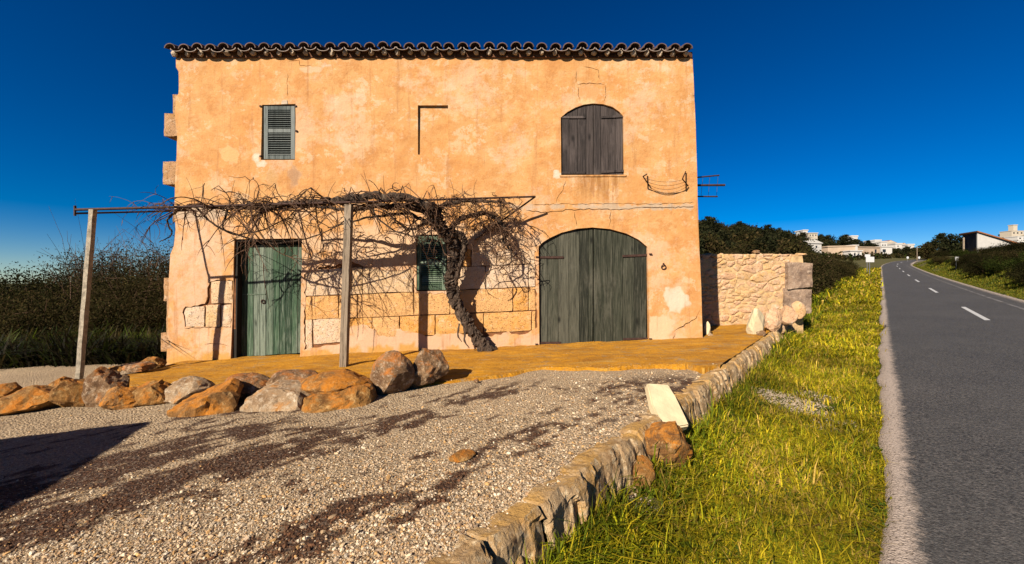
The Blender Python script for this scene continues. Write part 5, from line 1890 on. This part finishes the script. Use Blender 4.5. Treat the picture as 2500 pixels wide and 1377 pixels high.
def limit_h(px, Y, zb, h, tab, lo=.35):
    lim = float(np.interp(px, tab[0], tab[1])) + random.uniform(-9, 8)
    zmax = CZ + (688.5 - lim) / F * Y
    return (zmax - zb) / h
SKY1 = ([1690, 1712, 1760, 1850, 1945, 1958, 1998, 2010, 2050, 2150, 2300, 2450, 2600], [526, 530, 546, 558, 571, 586, 588, 578, 584, 598, 606, 590, 575])
NEAR1 = ([1690, 1760, 1850, 1955, 1972, 2020, 2080, 2130, 2200], [545, 560, 572, 588, 612, 622, 628, 642, 640])
BANK1 = ([2150, 2200, 2280, 2350, 2386, 2440, 2500, 2700], [650, 636, 622, 604, 612, 606, 596, 580])
rr = random.Random(31)
cnt = 0
while cnt < 190:
    px = rr.uniform(1540, 2130)
    Y = rr.uniform(70, 235)
    x = (px - 1250) / F * Y
    if road_s(x, Y) > -9:
        continue
    s_ = rr.uniform(.7, 1.25)
    s_ = min(s_, limit_h(px + rr.uniform(-8, 8), Y, float(terrain(x, Y)), 6.6, SKY1 if Y > 135 else NEAR1))
    if s_ < .35:
        continue
    cnt += 1
    place_tree('hill_tree', rr.choice((tA, tB, tA, tC)), x, Y, s_, rr.uniform(0, 6), 'dark tree of the wood covering the hillside right of the house', 'trees on the wooded hillside', rr.uniform(.8, 1.15))
cnt = 0
while cnt < 46:
    px = rr.uniform(2080, 2480)
    Y = rr.uniform(170, 380)
    x = (px - 1250) / F * Y
    s_ = min(rr.uniform(.8, 1.35), limit_h(px, Y, float(terrain(x, Y)), 6.6, SKY1 if Y > 240 else ([2000, 2600], [606, 606])))
    if s_ < .3:
        s_ = .3
    cnt += 1
    place_tree('village_tree', rr.choice((tA, tB, tC)), x, Y, s_, rr.uniform(0, 6), 'small dark tree among the distant white houses', 'trees between the distant houses', rr.uniform(.8, 1.2))
for (px, Y, s, me, lab) in ((2298, 95, .75, tC, 'dark upright tree on the skyline left of the white shed'), (2340, 62, .55, tA, 'round tree touching the dark wall of the shed'), (2270, 110, .8, tB, 'low spreading tree on the skyline beyond the road bend'), (2320, 100, .6, tB, 'low dark tree between the upright tree and the shed')):
    x = (px - 1250) / F * Y
    place_tree('skyline_tree', me, x, Y, s, 1.0, lab, None)
rr = random.Random(77)
for k in range(34):
    px = 2010 + k * 7.2 + rr.uniform(-3, 3)
    Y = rr.uniform(150, 205) if px > 2128 else rr.uniform(150, 180)
    x = (px - 1250) / F * Y
    tg = rr.uniform(603, 612)
    zb = float(terrain(x, Y))
    s_ = max(.25, ((CZ + (688.5 - tg) / F * Y) - zb) / 6.2)
    place_tree('field_tree', rr.choice((tA, tB)), x, Y, min(s_, .9), rr.uniform(0, 6), 'dark round tree in the row below the distant village', 'trees in the row below the village', min(1.0, s_ / min(s_, .9)))
# scrub behind the rubble wall and along the verge
hA = shrub_mesh(701, 3.2, 2.4, 14000, .055, OLIVE, clumps=30, low=.02)
hB = shrub_mesh(702, 3.6, 2.6, 14000, .06, DARK, clumps=30, low=.02)
hC = shrub_mesh(703, 3.0, 1.8, 12000, .055, GREEN, clumps=28, low=.02)
rr = random.Random(41)
GV = 'scrub behind the rubble wall'
cnt = 0
while cnt < 40:
    px = rr.uniform(1690, 2125)
    Y = 12.5 * (70 / 12.5) ** rr.random()
    x = (px - 1250) / F * Y
    s = float(road_s(x, Y))
    if s > -2.4 - .03 * Y or x < 4.0 + .15 * Y:
        continue
    sc = rr.uniform(.5, .85) * (1 + Y / 90)
    sz_ = min(sc * rr.uniform(.7, 1.0), limit_h(px, Y, float(terrain(x, Y)), 2.8, NEAR1))
    if sz_ < .15:
        continue
    cnt += 1
    place_shrub('scrub_bush', rr.choice((hA, hB, hA)), px, Y, (sc, sc, sz_), rr.uniform(0, 6), 'brown green bush in the scrub between rubble wall and road', GV)
for k in range(20):
    Y = 11.5 + k * 1.9 + rr.uniform(-.6, .6)
    s = -2.5 - rr.uniform(0, 1.6) - (.5 if k % 2 else 0)
    x = .9 * Y + .08 + s / .743
    px = 1250 + x / Y * F
    sz_ = min(rr.uniform(.45, .75), limit_h(px, Y, float(terrain(x, Y)), 2.7, NEAR1))
    place_shrub('verge_bush', rr.choice((hA, hB, hA)), px, Y, (.55, .55, max(.25, sz_)), rr.uniform(0, 6), 'brown green bush in the row on the verge beyond the rubble wall', 'bushes in a row along the verge')
GR = 'bushes on the bank right of the road'
cnt = 0
while cnt < 90:
    Y = 13 * (75 / 13) ** rr.random()
    s = rr.uniform(5.4, 13)
    x = .9 * Y + .08 + float(road_bend(Y)) + s / .743
    px = 1250 + x / Y * F
    if px > 2640 or px < 2190:
        continue
    sc = rr.uniform(.6, 1.0) * (.65 if s < 7.5 else 1.1)
    sz_ = min(sc * rr.uniform(.6, 1.0), limit_h(px, Y, float(terrain(x, Y)), 2.6, BANK1))
    if sz_ < .12:
        continue
    cnt += 1
    place_shrub('bank_bush', rr.choice((hB, hB, hC, hA)), px, Y, (sc, sc, sz_), rr.uniform(0, 6), 'dark bush on the bank right of the road', GR)
rg_ = np.random.default_rng(81)
n = 42000
px = rg_.uniform(1540, 2480, n)
Y = 60 * (320 / 60) ** rg_.random(n)
x = (px - 1250) / F * Y
kp = (road_s(x, Y) < -9) | (road_s(x, Y) > 14)
x, Y = x[kp], Y[kp]
den = fbm(np.stack([x / 14, Y / 14], -1), 3, 19)
kp = rg_.random(len(x)) < sstep(.36, .55, den)
x, Y, den = x[kp], Y[kp], den[kp]
n = len(x)
V, Q = leaf_quads(np.stack([x, Y, terrain(x, Y) + rg_.random(n) ** 2 * 2.6 * den], -1), .012 * Y ** .8 + .05, rg_)
mk('hillside_scrub', V, Q, M['foliage'], loc=(80, 150, 8), col=tint(n, OLIVE + DARK + GREEN[:1], rg_), label='brown green scrub covering the hillside', cat='scrub', kind='stuff')

# ------------------------------------------------------------------ distant buildings
def far_house(name, x0, x1, ytop, ybase, Y, mat, label, depth=6.0, roof='flat', wins=(), group='white houses of the distant village', skew=0.0, roofmat='terracotta'):
    a, b = P(x0, ybase, Y), P(x1, ybase, Y)
    zt = CZ + (688.5 - ytop) / F * Y
    zb = min(a[2], float(terrain((a[0] + b[0]) / 2, Y))) - .5
    root = empty(name, ((a[0] + b[0]) / 2, Y, zb), label, 'building' if name != 'white_shed' else 'shed', group)
    xa_, xb_ = a[0], b[0]
    ya_, yb_ = Y, Y + skew
    V = [(xa_, ya_, zb), (xb_, yb_, zb), (xb_, yb_ + depth, zb), (xa_, ya_ + depth, zb), (xa_, ya_, zt), (xb_, yb_, zt), (xb_, yb_ + depth, zt), (xa_, ya_ + depth, zt)]
    fs = [[0, 1, 5, 4], [1, 2, 6, 5], [2, 3, 7, 6], [3, 0, 4, 7], [4, 5, 6, 7], [0, 3, 2, 1]]
    mk_py('wall', V, fs, mat, root)
    o_ = .25
    if roof == 'flat':
        h = (zt - zb) * .05 + .12
        V = [(xa_ - o_, ya_ - o_, zt + .003), (xb_ + o_, yb_ - o_, zt + .003), (xb_ + o_, yb_ + depth + o_, zt + .003), (xa_ - o_, ya_ + depth + o_, zt + .003)]
        V += [(v[0], v[1], v[2] + h) for v in V]
        mk_py('roof', V, [[0, 1, 5, 4], [1, 2, 6, 5], [2, 3, 7, 6], [3, 0, 4, 7], [4, 5, 6, 7], [0, 3, 2, 1]], mat, root)
    else:
        h = roof
        xm = (xa_ + xb_) / 2
        V = [(xa_ - o_, ya_ - o_, zt + .003), (xb_ + o_, yb_ - o_, zt + .003), (xm, (ya_ + yb_) / 2 - o_, zt + h), (xa_ - o_, ya_ + depth + o_, zt + .003), (xb_ + o_, yb_ + depth + o_, zt + .003), (xm, (ya_ + yb_) / 2 + depth + o_, zt + h)]
        mk_py('gable', [V[0], V[1], V[2], V[3], V[4], V[5]], [[0, 1, 2], [5, 4, 3]], mat, root)
        th = .18
        W_ = V + [(v[0], v[1], v[2] + th) for v in V]
        mk_py('roof', W_, [[0, 2, 5, 3], [2, 1, 4, 5], [6, 9, 11, 8], [8, 11, 10, 7], [0, 6, 8, 2], [2, 8, 7, 1], [3, 9, 6, 0], [1, 7, 10, 4]], M[roofmat], root)
    for (u0, u1, v0, v1) in wins:
        wx0, wx1 = xa_ + (xb_ - xa_) * u0, xa_ + (xb_ - xa_) * u1
        zl = CZ + (688.5 - ybase) / F * Y
        wz0, wz1 = zl + (zt - zl) * v0, zl + (zt - zl) * v1
        yw_ = ya_ + (yb_ - ya_) * (u0 + u1) / 2
        mk_py('window', *prism_xz([(wx0, wz0), (wx1, wz0), (wx1, wz1), (wx0, wz1)], yw_ - .06, yw_ + .05), M['glass'], root)
    return root
W2 = ((.12, .24, .35, .7), (.42, .54, .35, .7), (.74, .86, .35, .7))
far_house('village_house', 1969, 2012, 594, 612, 118, M['white'], 'white gabled house at the foot of the wooded hill', 7, 1.0, ((.2, .3, .4, .7), (.6, .7, .4, .7)), skew=1.0, roofmat='white')
far_house('long_wall_building', 2021, 2075, 603, 624, 128, M['ochrewall'], 'long pale ochre building end beside the white gabled house', 8, 'flat', (), skew=-2.0)
far_house('long_wall_building', 2084, 2158, 604, 620, 140, M['ochrewall'], 'long low ochre building behind the white yard wall', 8, 'flat', ((.80, .86, .2, .75),), skew=1.5)
far_house('village_house', 2076, 2104, 613, 628, 124, M['white'], 'low white annex in front of the long ochre building', 4, 'flat', ((.3, .45, .3, .6),))
far_house('village_house', 2082, 2094, 600, 610, 134, M['white'], 'little white box house above the low annex', 4, 'flat')
far_house('village_house', 2152, 2178, 603, 617, 145, M['white'], 'white house closing the end of the long ochre building', 5, 'flat', ((.1, .4, .1, .6),))
far_house('village_house', 1961, 1972, 563, 573, 215, M['white'], 'white house on the wooded ridge, higher of the two', 6, 'flat', ((.3, .6, .3, .6),))
far_house('village_house', 1974, 1996, 570, 579, 208, M['cream'], 'cream house on the wooded ridge, lower of the two', 7, 'flat', W2)
far_house('village_house', 2079, 2094, 578, 587, 260, M['white'], 'lone white house on the slope left of the village', 7, 'flat')
far_house('village_house', 2136, 2151, 588, 600, 255, M['white'], 'tall white house at the left end of the village', 8, 'flat', ((.2, .35, .5, .75), (.6, .75, .5, .75)))
far_house('village_house', 2150, 2166, 592, 604, 250, M['white'], 'white house with two windows, second in the village', 8, 'flat', ((.25, .4, .3, .6), (.6, .75, .3, .6)))
far_house('village_house', 2160, 2188, 593, 602, 262, M['cream'], 'cream house with a red roof in the village middle', 8, 1.6, W2)
far_house('village_house', 2186, 2202, 596, 605, 255, M['white'], 'white house right of the red roofed one', 8, 'flat', ((.3, .5, .3, .6),))
far_house('village_house', 2200, 2214, 598, 606, 270, M['cream'], 'small cream house near the right end of the village', 8, 1.2)
far_house('village_house', 2216, 2232, 598, 606, 265, M['white'], 'white house at the right end of the village', 8, 'flat', ((.3, .5, .3, .6),))
far_house('hilltop_tower', 2474, 2484, 550, 575, 330, M['cream'], 'square stone tower on the far right hilltop', 3.4, 'flat', (), None)
far_house('village_house', 2470, 2500, 564, 574, 325, M['cream'], 'cream house at the foot of the square tower', 8, 'flat', W2)
far_house('village_house', 2484, 2520, 578, 586, 300, M['white'], 'white house on the hillside below the tower', 8, 'flat', W2)
# low field wall beyond the bend
for k, (x0, x1, yt, yb, Y) in enumerate(((2135, 2200, 617, 621, 112), (2200, 2268, 615, 619, 112))):
    a, b = ground_hit(x0, yb + 1), ground_hit(x1, yb - 1)
    h = .0045 * a[1]
    mk_py('field_wall', [(a[0], a[1], a[2] - 1), (b[0], b[1], b[2] - 1), (b[0], b[1] + .5, b[2] - 1), (a[0], a[1] + .5, a[2] - 1), (a[0], a[1], a[2] + h), (b[0], b[1], b[2] + h), (b[0], b[1] + .5, b[2] + h), (a[0], a[1] + .5, a[2] + h)], [[0, 1, 5, 4], [1, 2, 6, 5], [2, 3, 7, 6], [3, 0, 4, 7], [4, 5, 6, 7]], M['cream'], None, label=('low pale field wall beyond the road bend, nearer the houses', 'low pale field wall beyond the road bend, nearer the shed')[k], cat='wall')
# lean-to shed on the right bank
Y = 50.0
A0, A1 = P(2352, 573, 54), P(2386, 567, Y)
B1 = P(2490, 598, 50.5)
zb = P(2386, 640, Y)[2]
sh = empty('white_shed', (A1[0], Y, zb), 'lean-to shed with a white front wall and dark side wall on the bank', 'shed')
mk_py('front_wall', [(A1[0], A1[1], zb), (B1[0], B1[1], zb), (B1[0], B1[1], B1[2]), (A1[0], A1[1], A1[2])] + [(A1[0] + .1, A1[1] + .2, zb), (B1[0] + .1, B1[1] + .2, zb), (B1[0] + .1, B1[1] + .2, B1[2]), (A1[0] + .1, A1[1] + .2, A1[2])], [[0, 1, 2, 3], [7, 6, 5, 4], [3, 2, 6, 7], [0, 3, 7, 4], [1, 5, 6, 2]], M['white'], sh)
mk_py('side_wall', [(A1[0] - .003, A1[1] + .02, zb), (A0[0], A0[1], zb), (A0[0], A0[1], A0[2]), (A1[0] - .003, A1[1] + .02, A1[2])] + [(A1[0] + .2, A1[1] + .25, zb), (A0[0] + .2, A0[1], zb), (A0[0] + .2, A0[1], A0[2]), (A1[0] + .2, A1[1] + .25, A1[2])], [[0, 1, 2, 3], [7, 6, 5, 4], [3, 2, 6, 7], [1, 5, 6, 2]], M['darkwall'], sh)
C1 = B1 + (A0 - A1)
mk_py('roof', [A1 + np.array([-.2, -.2, .01]), B1 + np.array([1.5, -.2, -.42]), C1 + np.array([.3, .3, .01]), A0 + np.array([-.3, .3, .01])] + [A1 + np.array([-.2, -.2, .16]), B1 + np.array([1.5, -.2, -.27]), C1 + np.array([.3, .3, .16]), A0 + np.array([-.3, .3, .16])], [[0, 1, 2, 3], [4, 5, 6, 7], [0, 1, 5, 4], [1, 2, 6, 5], [2, 3, 7, 6], [3, 0, 4, 7]], M['terracotta'], sh)
mk_py('rear_wall', [(A0[0] + .2, A0[1], zb), (C1[0], C1[1], zb), (C1[0], C1[1], C1[2]), (A0[0] + .2, A0[1], A0[2])], [[0, 1, 2, 3]], M['white'], sh)
mk_py('end_wall', [(B1[0] - .05, B1[1] + .2, zb), (C1[0] - .05, C1[1], zb), (C1[0] - .05, C1[1], C1[2] - .05), (B1[0] - .05, B1[1] + .2, B1[2] - .05)], [[0, 1, 2, 3]], M['white'], sh)

# ------------------------------------------------------------------ road signs and poles
def sign(px, ptop, pbot, wpx, Y, label, rnd=False, legpx=18):
    a = P(px, pbot, Y)
    g_ = float(terrain(a[0], Y))
    root = empty('road_sign', (a[0], Y, g_), label, 'road sign')
    h_ = (pbot - ptop) / F * Y
    w_ = wpx / F * Y
    V, Q = tube(np.array([[a[0], Y + .05, g_ - .2], [a[0], Y + .05, a[2] + h_ * .8]]), .035, 8)
    mk('pole', V, Q, M['steel'], root)
    if rnd:
        poly = [(a[0] + math.cos(t_) * w_ / 2, a[2] + h_ / 2 + math.sin(t_) * h_ / 2) for t_ in np.linspace(0, 2 * math.pi, 20, endpoint=False)]
    else:
        poly = [(a[0] - w_ / 2, a[2]), (a[0] + w_ / 2, a[2]), (a[0] + w_ / 2, a[2] + h_), (a[0] - w_ / 2, a[2] + h_)]
    mk_py('panel', *prism_xz(poly, Y - .02, Y + .012), M['signwhite'], root)
sign(2124, 627, 640, 20, 42, 'square white road sign on the verge before the bend')
sign(2118, 621, 627, 13, 44, 'small white plate behind the square white road sign')
sign(2216, 626, 632, 5.5, 88, 'small round white sign at the bend, nearer the houses', True)
sign(2244, 626, 632, 5.5, 90, 'small round white sign at the bend, nearer the bank', True)
sign(2336, 627, 636, 8, 40, 'small white marker plate among the bank bushes')
for k, (px, pt, Y, lab) in enumerate(((2239, 602, 100, 'thin utility pole right of the distant village'), (2353, 580, 53, 'thin pole standing at the dark wall of the shed'))):
    a = P(px, pt, Y)
    g_ = float(terrain(a[0], Y))
    V, Q = tube(np.array([[a[0], Y, g_ - .3], [a[0], Y, a[2]]]), .09, 6)
    o = mk('utility_pole', V, Q, M['postwood'], None, label=lab, cat='pole')

# ------------------------------------------------------------------ car parked outside the view, its shadow lies on the gravel
car = empty('parked_van', (-5.42, .12, gz(-5.4, 0)), 'dark parked van left of the view, its shadow on the gravel', 'van')
car.rotation_euler = (0, 0, math.radians(19))
CP = m_plain('car_paint', (.05, .06, .08), .3, .1, 3, 0)
def loc_mesh(name, V, fs, mat, bev=0.0, smooth=False):
    bm = bmesh.new()
    vs2 = [bm.verts.new(tuple(v)) for v in V]
    for f in fs:
        bm.faces.new([vs2[i] for i in f])
    bmesh.ops.recalc_face_normals(bm, faces=bm.faces)
    if bev:
        bmesh.ops.bevel(bm, geom=list(bm.edges), offset=bev, segments=3, affect='EDGES')
    me = bpy.data.meshes.new(name)
    bm.to_mesh(me)
    bm.free()
    me.materials.append(mat)
    o = bpy.data.objects.new(name, me)
    COL.objects.link(o)
    o.parent = car
    return o
def prism_yz(poly, x0, x1, inset=0.0):
    n = len(poly)
    V = [(x0, y, z) for y, z in poly] + [(x1, y, z) for y, z in poly]
    return V, [list(range(n)), list(range(2 * n - 1, n - 1, -1))] + [[i, (i + 1) % n, (i + 1) % n + n, i + n] for i in range(n)]
loc_mesh('body', *prism_yz([(-1.95, .25), (1.95, .25), (2.0, .6), (1.85, .82), (1.2, .95), (-1.9, .98), (-2.0, .6)], -.86, .86), CP, .07)
V = []
for (y, z, hx) in ((1.80, .93, .80), (1.32, 1.84, .66), (-1.8, 1.86, .66), (-1.95, .95, .80)):
    V += [(-hx, y, z), (hx, y, z)]
loc_mesh('cabin', V, [[0, 2, 4, 6], [1, 7, 5, 3], [0, 1, 3, 2], [2, 3, 5, 4], [4, 5, 7, 6], [0, 6, 7, 1]], M['glass'], .05)
loc_mesh('car_roof', [(-.68, 1.36, 1.83), (.68, 1.36, 1.83), (.68, -1.84, 1.85), (-.68, -1.84, 1.85), (-.58, 1.2, 1.91), (.58, 1.2, 1.91), (.58, -1.7, 1.92), (-.58, -1.7, 1.92)], [[0, 1, 2, 3], [4, 5, 6, 7], [0, 1, 5, 4], [1, 2, 6, 5], [2, 3, 7, 6], [3, 0, 4, 7]], CP, .02)
TY = m_plain('tyre', (.02, .02, .02), .9, .1, 3, 0)
for sx_ in (-.84, .84):
    for sy_ in (-1.25, 1.25):
        n = 24
        poly = [(sy_ + math.cos(a) * .31, .31 + math.sin(a) * .31) for a in np.linspace(0, 2 * math.pi, n, endpoint=False)]
        loc_mesh('wheel', *prism_yz(poly, sx_ - .09, sx_ + .09), TY, .01)
for sx_ in (-.62, .62):
    loc_mesh('headlight', *prism_yz([(1.90, .62), (2.02, .62), (1.98, .76), (1.86, .78)], sx_ - .18, sx_ + .18), M['signwhite'], .02)
# white chips on the bare patches of the verge
rg_ = np.random.default_rng(91)
XY = []
for (bx, by, br, n) in ((P(1935, 960, 4.9)[0], 4.9, .60, 2600), (P(1560, 1235, 2.62)[0], 2.62, .22, 400), (P(1885, 948, 5.0)[0], 5.0, .5, 700), (P(1990, 940, 5.1)[0], 5.1, .5, 500)):
    XY.append(np.stack([bx + rg_.normal(size=n) * br * .5, by + rg_.normal(size=n) * br * .9], -1))
XY = np.concatenate(XY)
n = len(XY)
oc = np.array([(1, 0, 0), (0, 1, 0), (-1, 0, 0), (0, -1, 0), (0, 0, 1), (0, 0, -1)], float)
ot = np.array([(0, 1, 4), (1, 2, 4), (2, 3, 4), (3, 0, 4), (1, 0, 5), (2, 1, 5), (3, 2, 5), (0, 3, 5)])
sh_ = oc[None] * (1 + (rg_.random((n, 6, 1)) - .5) * .5) * (rg_.uniform(.004, .012, n)[:, None, None]) * np.array([1.2, 1, .6])
a = rg_.uniform(0, 6.28, n)
R = np.stack([sh_[:, :, 0] * np.cos(a)[:, None] - sh_[:, :, 1] * np.sin(a)[:, None], sh_[:, :, 0] * np.sin(a)[:, None] + sh_[:, :, 1] * np.cos(a)[:, None], sh_[:, :, 2]], -1)
V = (R + np.stack([XY[:, 0], XY[:, 1], terrain(XY[:, 0], XY[:, 1]) + .006], -1)[:, None, :]).reshape(-1, 3)
T = (ot[None] + (np.arange(n) * 6)[:, None, None]).reshape(-1, 3)
cc_ = np.array([(.62, .48, .33), (.50, .37, .24), (.70, .58, .43)])[rg_.integers(0, 3, n)]
mk('stone_chips', V, T, M['pebble'], loc=(3, 4.9, 0), col=np.repeat(cc_, 6, 0), label='pale stone chips on the bare patches of the verge', cat='gravel', kind='stuff')
